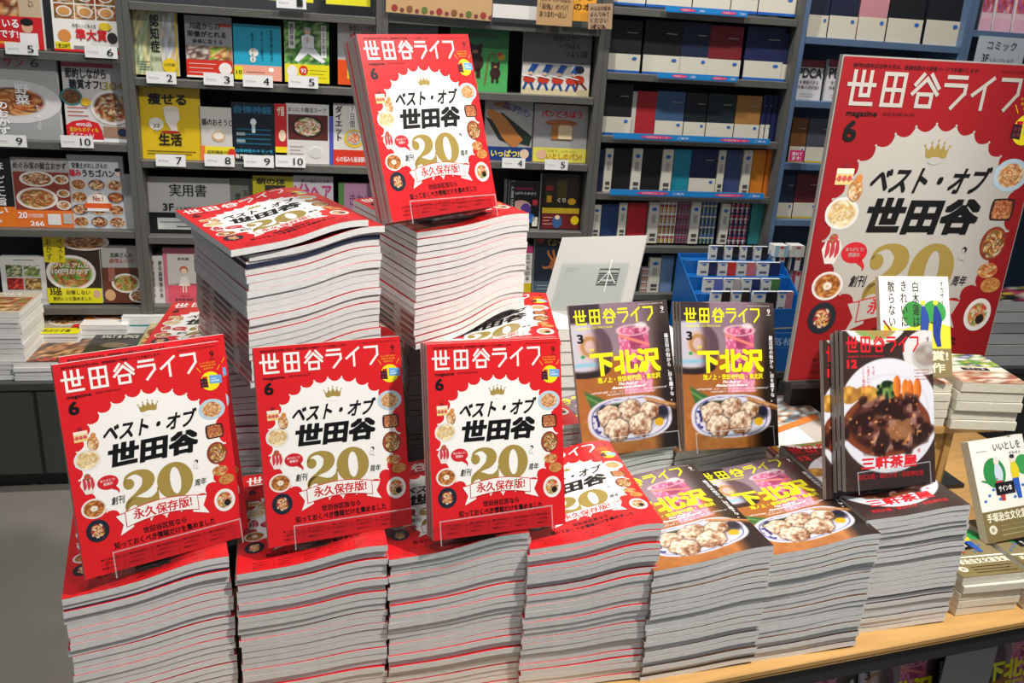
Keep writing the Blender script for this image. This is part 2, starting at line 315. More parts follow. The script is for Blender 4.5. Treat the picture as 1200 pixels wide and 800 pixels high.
def shimo_cover(W, H, dz=.00012):
    a = Art(W, H, None, dz, 9); rg = np.random.RandomState(3)
    def photo(U, V):
        n1 = noise(U, V, 9, 13, rg); n2 = noise(U, V, 34, 46, rg); n3 = noise(U, V, 20, 26, rg); n4 = noise(U, V, 56, 76, rg)
        img = np.zeros(U.shape+(3,))+hexc('8c7480')
        img = mix(img, soft(V-.75+.25*U, .5), 'a08a90'); img = mix(img, soft(-(U-.78), .25)*soft(-(V-.42), .3), '51403c')
        img = mix(img, soft(V-.62-.04*U, .06), 'b06a30'); img = mix(img, soft(V-.62, .06)*n1*.5, '8e4f20'); img = mix(img, soft(V-.3, .1)*.5*n3, 'd08a48')
        img = mix(img, soft(-(U-.84)-.12*(.6-V), .12)*soft(V-.9, .3), '241a16')
        # bottle
        img = mix(img, soft(U-.3, .03)*soft(-(V-.86), .02), '3a2a30'); img = mix(img, soft(el(U, V, .12, .56, .23, .05), .1), '2c1c1a')
        lab = soft(U-.285-.03*(V-.7), .02)*soft(V-.875, .02)*soft(-(V-.555-.6*(U-.1)**2), .02); img = mix(img, lab, 'c9c4d0'); img = mix(img, lab*soft(-(U-.2), .12)*.7, '8e6e80')
        img = mix(img, lab*soft(el(U, V, .17, .72, .12, .09), .2)*.8, 'd8b0a8'); img = mix(img, lab*soft(np.abs(el(U, V, .17, .72, .075, .055))-.25, .2), 'b98a52')
        img = mix(img, lab*soft(np.abs(V-.6)-.012, .015), '8fc0d6'); img = mix(img, soft(el(U, V, .09, .655, .02, .012), .3), '2f9a48')
        img = mix(img, soft(el(U, V, .2, .70, .19, .16), .1)*soft(-(U-.22), .06)*.75, '4a343c')
        # glass of pink soda
        gl = soft(np.abs(U-.615)-.15-.02*(V-.6), .015)*soft(V-.83, .02)*soft(-(V-.385), .02); img = mix(img, gl, 'd65f8c')
        img = mix(img, gl*(n2 > .6)*.7, 'f3b6c8'); img = mix(img, gl*(n3 < .35)*.75, '8a2c50'); img = mix(img, gl*soft(V-.47, .05)*.6, 'f0a8b4')
        img = mix(img, soft(np.abs(el(U, V, .615, .81, .155, .035))-.12, .12)*.8, 'eec4cc'); img = mix(img, soft(el(U, V, .7, .84, .06, .02), .5)*.8, 'f4e4e4'); img = mix(img, gl*soft(np.abs(V-.745+.25*(U-.6))-.01, .01), 'f28a78')
        # leaf
        d = np.maximum(np.maximum(-(V-.27+.1*(U-.15)), (V-.43+.36*(U-.07))), -(U-.07-.45*(.42-V))); leaf = soft(d, .012); img = mix(img, leaf, '3f6a34'); img = mix(img, leaf*soft(np.abs(V-.40+.45*(U-.07))-.006, .01), '78a058')
        # oval plate
        pe = (np.abs((U-.5)/.425)**2.6+np.abs((V-.222)/.148)**2.6)**(1/2.6)-1; img = mix(img, soft(pe, .03), 'd9d6e4'); img = mix(img, soft(np.abs(pe+.1)-.012, .02), '3b3a86')
        img = mix(img, soft(pe+.3, .05)*.8, 'bcb8c8'); blue = soft(pe+.12, .05)*(n2 > .55)*soft(U-.28, .06); img = mix(img, blue, '2a2c7a'); img = mix(img, soft(el(U, V, .84, .25, .05, .035), .2), '20266e')
        img = mix(img, soft(el(U, V, .38, .29, .2, .04), .4), '20381e'); img = mix(img, soft(el(U, V, .8, .235, .1, .05), .4)*.8, '1c1a1e')
        # dumplings
        for cu, cv, r in ((.5, .274, .115), (.70, .262, .095), (.29, .25, .115), (.594, .172, .125), (.355, .16, .12)):
            e = el(U, V, cu, cv, r, r*.62)+.28*(n2-.5); m = soft(e, .12); sh = np.clip(.62+.55*((V-cv)/(r*.62))*.5-.35*(U-cu)/r*.5+.7*(n2-.5)+.8*(n4-.5)+.5*(n3-.5), 0, 1)
            img = mix(img, soft(e-.08, .1)*.7, '3a2418'); img = mix(img, m, hexc('7a4424')[None, None]*(1-sh[..., None])+hexc('f6e4cc')[None, None]*sh[..., None])
        img = mix(img, soft(el(U, V, .79, .176, .05, .026)+.4*(n2-.5), .2), 'd8a818')
        ch = np.abs(V-.345+.21*(U-.67))-.009; img = mix(img, soft(ch, .008)*soft(-(U-.66), .01), 'c88a4e'); img = mix(img, soft(np.abs(V-.33+.23*(U-.67))-.006, .008)*soft(-(U-.68), .01), '8a5428')
        return img*.94
    a.grid(0, 0, 1, 1, 120, 160, photo, 0)
    y = 'f2ea1a'; masthead(a, y, .0165, 3)
    a.T('magazine', .05, .83, .19, .85, y, .01, 2); a.T('2022 MARCH No.80', .21, .836, .41, .85, y, .005, 2); a.T('3', .05, .745, .112, .805, '14100f', .03, 2)
    a.T('SETAGAYA LIFE MAGAZINE No.80', .7, .977, .95, .984, 'e0dcd8', 0, 2); a.T('9', .925, .925, .955, .958, 'f0ecec', .01, 2); a.rect(.92, .915, .96, .918, 'f0ecec')
    a.T('特集', .16, .69, .205, .706, y, .02, 2); a.T('下北沢', .155, .518, .865, .682, y, .045, 2); a.T('池ノ上・世田谷代田・東北沢', .21, .472, .85, .51, y, .03, 2)
    a.T('The Best of', .41, .447, .61, .466, 'ffffff', .02, 2, .08); a.T('Restaurant Award', .35, .424, .68, .443, 'ffffff', .02, 2, .08)
    a.T('お取り寄せ特集、カフェ、パン、ラーメンまで、いま食べたい名店をめぐる', .14, .402, .90, .416, 'ffffff', .005, 2, .04); a.T('下北沢の夜まで、これが私のアレコレなのだ', .28, .384, .78, .397, 'ffffff', .005, 2, .04)
    a.V('最注目の街から、目を離すな。', .952, .31, .77, .044, 'ffffff', .012, 2)
    return a

def sancha_cover(W, H, dz=.00012):
    a = Art(W, H, None, dz, 4); rg = np.random.RandomState(8)
    def photo(U, V):
        n1 = noise(U, V, 10, 14, rg); n2 = noise(U, V, 30, 40, rg); n3 = noise(U, V, 18, 24, rg)
        img = np.zeros(U.shape+(3,))+hexc('33231f'); img = mix(img, n1*.4, '4a362f')
        img = mix(img, soft(el(U, V, .36, 1.08, .36, .17), .03), 'e8e4e0'); img = mix(img, soft(el(U, V, .36, 1.07, .27, .13), .1), '8aa05a'); img = mix(img, soft(el(U, V, .42, 1.06, .2, .1), .1)*n2, 'c87a4a')
        img = mix(img, soft(el(U, V, .93, .86, .27, .145), .03), 'dad5d2'); img = mix(img, soft(el(U, V, .95, .83, .19, .1), .1), 'bdb6b0'); img = mix(img, soft(el(U, V, .93, .84, .14, .07), .2)*n3, '8e7e74')
        img = mix(img, soft(el(U, V, .49, .46, .56, .365), .02), 'dcdbe2'); img = mix(img, soft(np.abs(el(U, V, .5, .5, .43, .22))-.02, .05)*.4, 'b5b5c0')
        s = el(U, V, .47, .405, .485, .205)+.05*(n1-.5); img = mix(img, soft(s, .03), '3a1710'); img = mix(img, soft(s, .03)*soft(-(s+.14), .1), '7a3a1c')
        for cu, cv, ru, rv in ((.06, .60, .1, .055), (.25, .60, .13, .055)): e = el(U, V, cu, cv, ru, rv)+.15*(n3-.5); img = mix(img, soft(e, .08), hexc('6a3c12')+(hexc('e0a848')-hexc('6a3c12'))*np.clip(.3+n3[..., None]*.9, 0, 1))
        e = el(U, V, .47, .62, .115, .062)+.25*(n2-.5); img = mix(img, soft(e, .1), hexc('12260f')+(hexc('9ab860')-hexc('12260f'))*np.clip(n2[..., None]*1.6-.7, 0, 1))
        for cu, cv in ((.585, .645), (.68, .62), (.73, .615), (.815, .625)): e = el(U, V, cu, cv, .045, .068); img = mix(img, soft(e, .1), hexc('b8501a')+(hexc('f09038')-hexc('b8501a'))*np.clip(1-(U[..., None]-cu+.045)/.09, 0, 1))
        mt = soft(s+.1+.5*(n1-.5), .2)
        for pal, th, src in (('6a3a2c', .5, n3), ('a0766c', .68, n3), ('c8a096', .82, n2), ('1e0c08', .55, 1-n1), ('2a100a', .6, 1-n3), ('d88a42', .86, n2)): img = mix(img, mt*soft(th-src, .1)*.85, pal)
        img = mix(img, soft(el(U, V, .62, .36, .14, .07)+.6*(n2-.5), .2)*.7, 'b07a4c')
        return img
    a.grid(0, 0, 1, 1, 120, 160, photo, 0); r = 'd81f2a'; masthead(a, r, .017, 3)
    a.T('magazine', .05, .83, .17, .847, r, .01, 2); a.T('2021 DECEMBER No.79', .19, .834, .44, .845, r, .005, 2); a.T('12', .04, .765, .15, .82, r, .04, 2)
    for k, t in enumerate(('やっぱり、', '三茶がいいよ', 'という理由です')): a.V(t, .325-.055*k, .70-.055*k, .775, .03, r, .01, 2)
    for k in range(4): a.T('世田谷の名店を歩く', .78+.02*(k % 2), .74-.02*k, .96, .75-.02*k, 'b83a44', .003, 2)
    a.T('9', .93, .925, .96, .958, '403836', .01, 2); a.T('特集', .80, .215, .83, .24, r, .01, 2)
    a.T('三軒茶屋', .17, .125, .79, .205, r, .035, 2); a.T('池尻大橋・駒沢大学・松陰神社前', .12, .065, .86, .10, r, .015, 2)
    return a

# a printed sheet that follows the wave of the stack it lies on
KN = 15
def wave_fn(rise, amp=.15):
    u = np.linspace(0, 1, KN); s = u*u*(3-2*u); return (s-.5)*rise + amp*rise*np.sin(u*2*math.pi*1.5+.4)*.35
def curved(me, W, zs, name):
    bm = bmesh.new(); bm.from_mesh(me); bmesh.ops.triangulate(bm, faces=[f for f in bm.faces if len(f.verts) > 4])
    for k in range(1, KN-1): bmesh.ops.bisect_plane(bm, geom=bm.verts[:]+bm.edges[:]+bm.faces[:], dist=1e-7, plane_co=(W*k/(KN-1), 0, 0), plane_no=(1, 0, 0))
    x = np.array([v.co.x for v in bm.verts])/W; z = np.interp(x, np.linspace(0, 1, KN), zs)
    for v, q in zip(bm.verts, z): v.co.z += float(q)
    o = bpy.data.meshes.new(name); bm.to_mesh(o); bm.free(); o.materials.clear(); o.materials.append(me.materials[0]); return o

def slab_mesh(name, W, H, th, zs, top, back, spine, pages='paper', tt=.0006, bt=.0006, text=0):
    """one magazine: page block between its two cover sheets, following heights zs across its width"""
    n = len(zs); vs, fs, mi, cc = [], [], [], []; us = np.linspace(0, W, n)
    def layer(z0, z1, m, col, inset=0.):
        k = len(vs)
        for y in (inset, H-inset):
            for zz in (z0, z1):
                for i in range(n): vs.append((us[i]+(inset if i == 0 else -inset if i == n-1 else 0), y, zs[i]+zz)); cc.append((*lin(col), 1))
        a, b, c, d = k, k+n, k+2*n, k+3*n       # front-low, front-high, back-low, back-high
        for i in range(n-1):
            fs.append((a+i, a+i+1, b+i+1, b+i)); fs.append((c+i+1, c+i, d+i, d+i+1)); fs.append((b+i, b+i+1, d+i+1, d+i)); fs.append((a+i+1, a+i, c+i, c+i+1)); mi.extend([m]*4)
        fs.append((c, a, b, d)); fs.append((a+n-1, c+n-1, d+n-1, b+n-1)); mi.append(1 if spine and m == 0 else m); mi.append(m)
    layer(0, bt, 1, back, .0004); layer(bt, th-tt, 0, spine or 'ffffff'); layer(th-tt, th, 1, top, .0003)
    if text:                                  # lettering and red foot printed on the spine
        q = random.Random(text); z = zs[0]+th*.5; y = H*.30
        def sq(y0, y1, h, c):
            k = len(vs); vs.extend([(-.0004, y0, z-h), (-.0004, y1, z-h), (-.0004, y1, z+h), (-.0004, y0, z+h)]); fs.append((k+3, k+2, k+1, k)); mi.append(1); cc.extend([(*lin(c), 1)]*4)
        sq(.002, H*.20, th*.3, '8e4a48')
        while y < H*.62: l = q.uniform(.003, .007); sq(y, y+l, th*.22, '2a2226'); y += l+.0015
        sq(H*.72, H*.86, th*.2, '7a4644')
    me = bpy.data.meshes.new(name); me.from_pydata(vs, [], fs); me.materials.append(M[pages]); me.materials.append(M['print']); me.polygons.foreach_set('material_index', mi)
    a = me.color_attributes.new('Col', 'FLOAT_COLOR', 'POINT'); a.data.foreach_set('color', np.array(cc, np.float32).ravel()); return me

MW, MH_ = .21, .285
RED = red_cover(MW, MH_).mesh('red_cover'); SHI = shimo_cover(MW, MH_).mesh('shimokitazawa_cover'); SAN = sancha_cover(MW, MH_).mesh('stew_cover')
COV = {'red': (RED, 'd01a22', '343a50', 'bdb3ab'), 'shi': (SHI, '5a3a28', '20242c', '8a8078'), 'san': (SAN, '3a2220', '24262c', '8a8480')}
ord_ = lambda k: f"{k}{'th' if 10 <= k % 100 <= 20 else {1:'st',2:'nd',3:'rd'}.get(k % 10,'th')}"
_ctop = {}; REST = []
WORDS = {'red': 'red magazine', 'shi': 'brown dumpling-cover magazine', 'san': 'dark stew-cover magazine'}

def stack(kind, x, y, yaw, zb, zt, rise0, rise1, where, seed, pitch=.0107, odd=(), jit=.0025, spine_text=False, lines=.35, group=None, show=99):
    """a pile of single magazines from zb up to zt (heights relative to the eye); rise = how much the right side is thicker"""
    rg = random.Random(seed); n = max(1, round((zt-zb)/pitch)); p = (zt-zb)/n; art, top, back, spine = COV[kind]
    for i in range(n):
        f = (i+1)/n; rise = rise0+(rise1-rise0)*f; zs = wave_fn(rise); k = n-i; last = i == n-1
        dx, dy, dr = rg.uniform(-jit, jit), rg.uniform(-jit, jit), rg.uniform(-.006, .006)*jit/.0025
        gap = p*rg.choice((.01, .015, .02, .03, .03, .07)); bt, tt = rg.choice((.0002, .0002, .0006)), rg.choice((.00012, .00012, .00055 if rg.random() < lines else .00015)); over = dict(odd).get(k)
        if over: dx += over[0]; dy += over[1]; dr += over[2]; bt = over[3] or bt
        mw = flat((x, y, EYE+zb+i*p), yaw) @ Matrix.Translation((dx, dy, 0)) @ Matrix.Rotation(dr, 4, 'Z')
        me = slab_mesh('magazine', MW, MH_, p-gap if not last else p*.93, zs, top, back, None if spine_text and f > spine_text else spine, tt=tt, bt=bt, text=bool(spine_text) and f <= spine_text and rg.random()+.001)
        w_ = WORDS[kind]
        if k > show: REST.append((me, mw)); continue
        if last:
            e = empty('magazine', mw, f'{w_} lying face up on top of {where}', 'magazine', group or f'magazines in {where}')
            link('pages', me, e)
            key = (kind, round(rise1, 4))
            if key not in _ctop: _ctop[key] = curved(art, MW, zs, 'cover')
            link('cover', _ctop[key], e, Matrix.Translation((0, 0, p*.93+.0003)))
        else:
            tag(link('magazine', me, None, mw), f'{w_}, {ord_(k)} from the top of {where}', 'magazine', group or f'magazines in {where}')
    return n

# ------------------------------------------------------------------ setting
def box_obj(name, bs, mat, mw=None, parent=None, **kw):
    return link(name, boxes_mesh(name, bs if isinstance(bs, list) else [bs], mat, kw.get('bevel', 0)), parent, mw)
tag(box_obj('floor', (-5, -3, -.1, 5, 5.5, 0), 'floor'), kind='structure')
SM = Matrix([[SE[0], SN[0], 0, 0], [SE[1], SN[1], 0, 0], [0, 0, 1, 0], [0, 0, 0, 1]]) @ Matrix.Translation((0, SD, 0))   # shelf frame: x along, y into the shelf, z up
tag(box_obj('wall_back', (-3.5, .45, 0, 3.5, .55, 2.9), 'wall', SM), kind='structure')

# ------------------------------------------------------------------ display table
TZ = EYE-.99; TYAW = R_(18.9); te = onz(1050, 756, -.99); TM = flat((te[0], te[1], TZ), TYAW)
tab = empty('display_table', TM, 'low birch-topped display table with black sides carrying the magazine stacks', 'table')
box_obj('table_top', (-1.34, 0, -.012, .9, .80, 0), 'wood', None, tab, bevel=.002)
box_obj('edge_band', (-1.34, .001, -.016, .9, .798, -.0125), 'wood', None, tab)
box_obj('apron', (-1.33, .006, -.055, .88, .79, -.0165), 'black', None, tab)
box_obj('lower_shelf', (-1.33, .03, -.40, .88, .79, -.38), 'black', None, tab)
for x in (-1.33, -.2, .86): box_obj('side_panel', (x, .02, -TZ, x+.02, .79, -.0555), 'black', None, tab)
box_obj('back_panel', (-1.3, .3, -.375, .84, .32, -.06), 'black', None, tab)

# ------------------------------------------------------------------ magazine stacks
RY = R_(19.5)
F0 = 'the leftmost front stack'; F1 = 'the second front stack from the left'; F2 = 'the third front stack from the left'; F3 = 'the fourth front stack from the left'
ZB = -.99+.0005
stack('red', -.566, .942, R_(23), ZB, -.718, .006, .027, F0, 1, show=15, odd=[(2, (0, 0, 0, .0035))])
stack('red', -.363, 1.02, R_(15.5), ZB, -.718, .006, .027, F1, 2, show=18)
stack('red', -.157, 1.075, R_(15.5), ZB, -.716, .006, .027, F2, 3, show=21)
stack('red', .046, 1.122, R_(12.5), ZB, -.712, .006, .034, F3, 4, lines=.5)
G1 = 'the left front stack of dumpling covers'; G2 = 'the right front stack of dumpling covers'; G3 = 'the stew-cover front stack'
stack('shi', .2455, 1.158, R_(17), ZB, -.765, .006, .022, G1, 5, odd=[(20, (.0, 0, 0, .005))])
stack('shi', .441, 1.222, R_(16), ZB, -.765, .006, .022, G2, 6)
stack('san', .641, 1.318, R_(15), ZB, -.742, .004, .014, G3, 7, odd=[(1, (-.013, -.004, .01, 0)), (2, (-.012, -.003, .01, 0)), (3, (-.012, -.003, 0, 0)), (4, (-.010, -.003, 0, .001)), (6, (-.003, 0, 0, .002)), (16, (0, 0, 0, .003))])
# second row
stack('shi', .130, 1.450, RY, -.84, -.738, .008, .02, 'the back left stack of dumpling covers', 8, show=4)
stack('shi', .334, 1.522, RY, -.84, -.738, .008, .02, 'the back right stack of dumpling covers', 9, show=4)
stack('red', -.052, 1.438, RY, -.84, -.700, .008, .02, 'the low red stack in the second row', 17, show=3)
BY = R_(16)
stack('red', -.615, 1.315, R_(10), -.80, -.520, .010, .022, 'the rear red stack at far left', 11, show=8)
stack('red', -.395, 1.372, BY, -.80, -.520, .010, .022, 'the rear stack under the tall left pile', 12, show=17)
stack('red', -.19, 1.512, R_(12), -.80, -.515, .010, .022, 'the rear stack below the tall right pile', 13, show=17)
stack('red', -.130, 1.285, R_(4), -.700, -.482, .010, .045, 'the red stack touching the tall right pile', 16, show=5)
box_obj('display_riser', (-.02, .0, 0, .55, .30, .188), 'black', flat((-.615, 1.305, TZ), R_(13.5)))
tag(bpy.data.objects['display_riser'], 'black riser under the rear red stacks', 'riser')
tag(box_obj('display_riser', (-.12, .0, 0, .43, .28, .148), 'wood', flat((.124, 1.448, TZ), RY)), 'birch riser under the back dumpling-cover stacks', 'riser')
# tall piles on the rear row
stack('red', -.385, 1.19, R_(35), -.512, -.292, .024, .03, 'the tall left pile of red magazines', 14, pitch=.0108, spine_text=.5, odd=[(1, (-.022, -.01, .02, 0)), (2, (.004, -.004, -.01, .0005)), (3, (0, 0, 0, .007))], jit=.0018, lines=.1)
stack('red', -.163, 1.362, R_(32), -.484, -.298, .055, .022, 'the tall right pile of red magazines', 15, pitch=.0108, spine_text=.3, jit=.0018, lines=.1)

# ------------------------------------------------------------------ standing magazines on acrylic stands
def standing(kind, q, copies, th, label, short='', group=None, offs=None):
    art, top, back, spine = COV[kind]
    for c in range(copies):
        dx, dy = (0, 0) if c == 0 else ((offs[c-1]) if offs else (-.003*c, .002*c))
        mw = frame((q[0], q[1], EYE+q[2]), *q[3:]) @ Matrix.Translation((dx, dy, -c*(th+.0012)))
        lb = label if c == 0 else f"{WORDS[kind]} {ord_(c)} behind the {short}"
        e = empty('magazine', mw, lb, 'magazine', group)
        pm = bpy.data.meshes.get('pages_'+kind+str(th)) or boxes_mesh('pages_'+kind+str(th), [(0, 0, -th+.0006, MW-.0005, MH_, -.0004)], 'paper')
        link('pages', pm, e); link('cover', art, e)
        nb = 'wrap_'+kind+str(th); b = bpy.data.meshes.get(nb)
        if not b:
            a_ = Art(MW, MH_, None); v = [(0, 0, -th), (MW, 0, -th), (MW, MH_, -th), (0, MH_, -th), (-.0006, 0, -th), (-.0006, 0, 0), (-.0006, MH_, 0), (-.0006, MH_, -th)]
            b = bpy.data.meshes.new(nb); b.from_pydata(v, [], [(3, 2, 1, 0), (4, 5, 6, 7)]); b.materials.append(M['print'])
            at = b.color_attributes.new('Col', 'FLOAT_COLOR', 'POINT'); at.data.foreach_set('color', np.array([(*lin(back), 1)]*4+[(*lin(spine), 1)]*4, np.float32).ravel())
        link('back_cover', b, e)
def acrylic(q, W, label, x0=.02, x1=.19, h=.035, th=.03, back=.15, drop=.010):
    yaw, lean = q[3], q[4]; mw = flat((q[0], q[1], EYE+q[2]), yaw)
    e = empty('display_stand', mw, label, 'display stand', 'clear acrylic stands'); c, s = math.cos(lean), math.sin(lean)
    f0 = np.array([-.006, -.004]); fl = np.array([-c, s])*.0
    lip0 = np.array([-.010, -.003]); lip1 = lip0+h*np.array([s, c]); b0 = np.array([th+.004, -drop+.002]); 
    led = lip0+(th+.014)*np.array([c, -s])
    link('lip', ribbon_mesh('lip', [lip1, lip0], .0024, x0, x1, 'clear'), e)
    for nm_, a0, a1, u0, u1 in (('lip_edge_glint', lip1, lip1-.0016*np.array([s, c]), x0, x1), ('lip_edge_glint', lip1, lip0, x0, x0+.0016), ('lip_edge_glint', lip1, lip0, x1-.0016, x1)):  # thin pale strips over the lip's rim, painting its highlight
        link(nm_, ribbon_mesh(nm_, [a0-np.array([.0013, 0]), a1-np.array([.0013, 0])], .0008, u0, u1, 'edge'), e)
    link('ledge', ribbon_mesh('ledge', [lip0, led], .0024, x0, x1, 'clear'), e)
    bk = led+back*np.array([s, c]); link('back_rest', ribbon_mesh('back_rest', [led, bk], .0024, x0+.02, x1-.02, 'clear'), e)
    link('strut', ribbon_mesh('strut', [bk, (bk[0]+.03, -drop)], .0024, x0+.04, x1-.04, 'clear'), e)
    link('foot', ribbon_mesh('foot', [(lip0[0]+.004, -drop), (bk[0]+.03, -drop)], .0024, x0+.03, x1-.03, 'clear'), e)
D = R_
M1 = (-.536, .948, -.704, D(36.7), D(14.5), D(-.2)); M2 = (-.325, 1.049, -.706, D(23.5), D(16.7), D(.4)); M3 = (-.095, 1.08, -.697, D(22.3), D(18.2), D(-1.4))
M4 = (-.197, 1.322, -.286, D(40.2), D(17.7), D(2.8)); M5 = (.147, 1.444, -.733, D(21.1), D(24.4), D(.7)); M6 = (.345, 1.500, -.732, D(19.3), D(22.8), D(-2.5)); M7 = (.607, 1.366, -.727, D(22.5), D(20.8), D(-3.5))
standing('red', M1, 2, .0075, 'leftmost standing red magazine, on the leftmost front stack', 'leftmost standing red magazine', offs=[(.010, .008)]); acrylic(M1, MW, 'clear acrylic stand under the leftmost standing red magazine', .035, .205, .036, .022)
standing('red', M2, 1, .0075, 'middle standing red magazine, on the second front stack'); acrylic(M2, MW, 'clear acrylic stand under the middle standing red magazine', .035, .215, .036, .012)
standing('red', M3, 3, .0075, 'right standing red magazine of the front row', 'right standing red magazine of the front row', offs=[(-.001, .002), (-.002, .003)]); acrylic(M3, MW, 'clear acrylic stand under the right standing red magazine in front', .008, .185, .036, .03)
standing('red', M4, 4, .009, 'highest red magazine, standing on the tall right pile', 'highest standing red magazine', offs=[(-.001, .0), (-.001, -.002), (-.003, -.003)]); acrylic(M4, MW, 'clear acrylic stand on top of the tall right pile', .03, .20, .036, .042)
standing('shi', M5, 1, .0075, 'left of two standing brown magazines with pink drink'); acrylic(M5, MW, 'clear acrylic stand under the left standing dumpling-cover magazine', .03, .2, .04, .012)
standing('shi', M6, 3, .0075, 'right of two standing brown magazines with pink drink', 'right standing pink-drink magazine', offs=[(-.002, .002), (-.004, .004)]); acrylic(M6, MW, 'clear acrylic stand under the right standing dumpling-cover magazine', .02, .195, .04, .03)
standing('san', M7, 4, .008, 'standing magazine with a plate of beef stew on the cover', 'standing beef stew magazine', offs=[(-.002, .001), (-.004, -.004), (-.02, -.016)]); acrylic(M7, MW, 'clear acrylic stand under the stew-cover magazine', .02, .19, .04, .04)
#PART2
# ------------------------------------------------------------------ bookcases
def SX(px, py, t=0.): return onS(px, py, t)[0]
def SZ(px, py, t=0.): return onS(px, py, t)[1]
def bookcase(label, s0, s1, shelves, side='grey', back='dark', depth=.25, top=2.05, zb=.40):
    e = empty('bookcase', SM @ Matrix.Translation((s0, 0, zb)), label, 'bookcase'); W = s1-s0
    for x in (0, W-.018): box_obj('side_panel', (x, 0, 0, x+.018, depth, top-zb), side, None, e)
    box_obj('back_panel', (.018, depth-.012, 0, W-.018, depth, top-zb), back, None, e)
    me = boxes_mesh('shelf', [(.0185, .002, -.024, W-.0185, depth-.0125, 0)], side, .0015)
    for z in shelves: link('shelf', me, e, Matrix.Translation((0, 0, z-zb)))
    return e
uA = SX(157, 180); uB = SX(448, 12); uC = SX(704, 100); uD = SX(921, 150); uE = SX(1139, 20)
zA = [SZ(80, y) for y in (62, 167, 270, 361)]; zB = [SZ(300, 11), SZ(300, 98), SZ(300, 192), SZ(205, 278), SZ(205, 359)]
zC = [SZ(600, y) for y in (27, 110, 190, 271, 346)]; zD = [SZ(810, y) for y in (14, 90, 163, 229, 290, 345)]; zE = [SZ(1010, 47), SZ(965, 119), SZ(950, 192), SZ(945, 258), SZ(945, 343)]; zF = [SZ(1170, 37), SZ(1170, 120), SZ(1170, 200)]
bookcase('grey bookcase at the far left with cookery books', uA-1.02, uA, zA)
bookcase('grey bookcase of health books behind the tall left pile', uA+.001, uB, zB)
bookcase('grey bookcase of picture books behind the highest magazine', uB+.001, uC, zC)
bookcase('bookcase of diaries with blue shelf strips', uC+.001, uD, zD, 'grey', 'bluedark')
bookcase('blue-grey bookcase of diaries left of the big poster', uD+.001, uE, zE, 'blue', 'bluedark')
bookcase('blue-grey bookcase with pink comics at the right edge', uE+.001, uE+.9, zF, 'blue', 'bluedark')
DK = EYE-1.08
cabm = empty('base_cabinet', SM @ Matrix.Translation((uA-1.1, -.30, 0)), 'long charcoal base cabinet below the bookcases, its ledge holding flat magazines', 'cabinet')
L_ = uE+.95-(uA-1.1)
box_obj('carcass', (0, .012, .06, L_, .60, DK-.026), 'cab', None, cabm); box_obj('worktop', (0, 0, DK-.025, L_, .60, DK), 'cab', None, cabm, bevel=.002); box_obj('plinth', (.01, .05, 0, L_, .58, .0595), 'black', None, cabm)
for k in range(6): box_obj('door', (.01+k*L_/6, .0, .065, (k+1)*L_/6-.004, .0115, DK-.03), 'cab', None, cabm)

def book(x0, y0, x1, y1, label, fn=None, bg='ffffff', th=.02, t=.035, lean=4, cat='book', name='book', group=None, back=0, dz=.0006, seed=1, body=None, pages='paper', mat='print'):
    """an upright book, face out, on the shelf plane; box given where its face shows"""
    xm = (x0+x1)/2; s0, s1 = onS(x0, y1, t)[0], onS(x1, y1, t)[0]; z0, z1 = onS(xm, y1, t)[1], onS(xm, y0, t)[1]; W, H = s1-s0, z1-z0
    zz = min(((abs(z0-q), q) for q in zA+zB+zC+zD+zE+zF), key=lambda a: a[0]); z0s = zz[1]+.0005 if zz[0] < .035 else z0; H = max(.03, z1-z0s)
    e = empty(name, SM @ frame((s0, t+.002+back*(th+.001), z0s), 0, R_(lean)), label, cat, group)
    a = Art(W, H, bg, dz, seed)
    if fn: fn(a)
    pm = boxes_mesh('pages', [(0, 0, -th, W, H, -.0005)], 'matte' if body else pages)
    if body: at = pm.color_attributes.new('Col', 'FLOAT_COLOR', 'POINT'); at.data.foreach_set('color', np.array([(*lin(body), 1)]*8, np.float32).ravel())
    link('slipcase' if body else 'pages', pm, e); link('cover', a.mesh('cover', mat), e); return e
FOODS = [['b86a32', '7a3f1a', 'e0b880', 'a8442a', '8a7a3a'], ['d89a58', '9a522a', 'ecd2a4', '6a2c18'], ['b0402a', 'e0a870', '7a6a2e', 'ecd8b8', '6a2a1a']]
def lines_(a, u0, u1, v, n, dv, col, h=.018):
    for k in range(n): a.rect(u0, v-k*dv, u1-.07*(k % 2), v-k*dv+h*.6, col, 2)
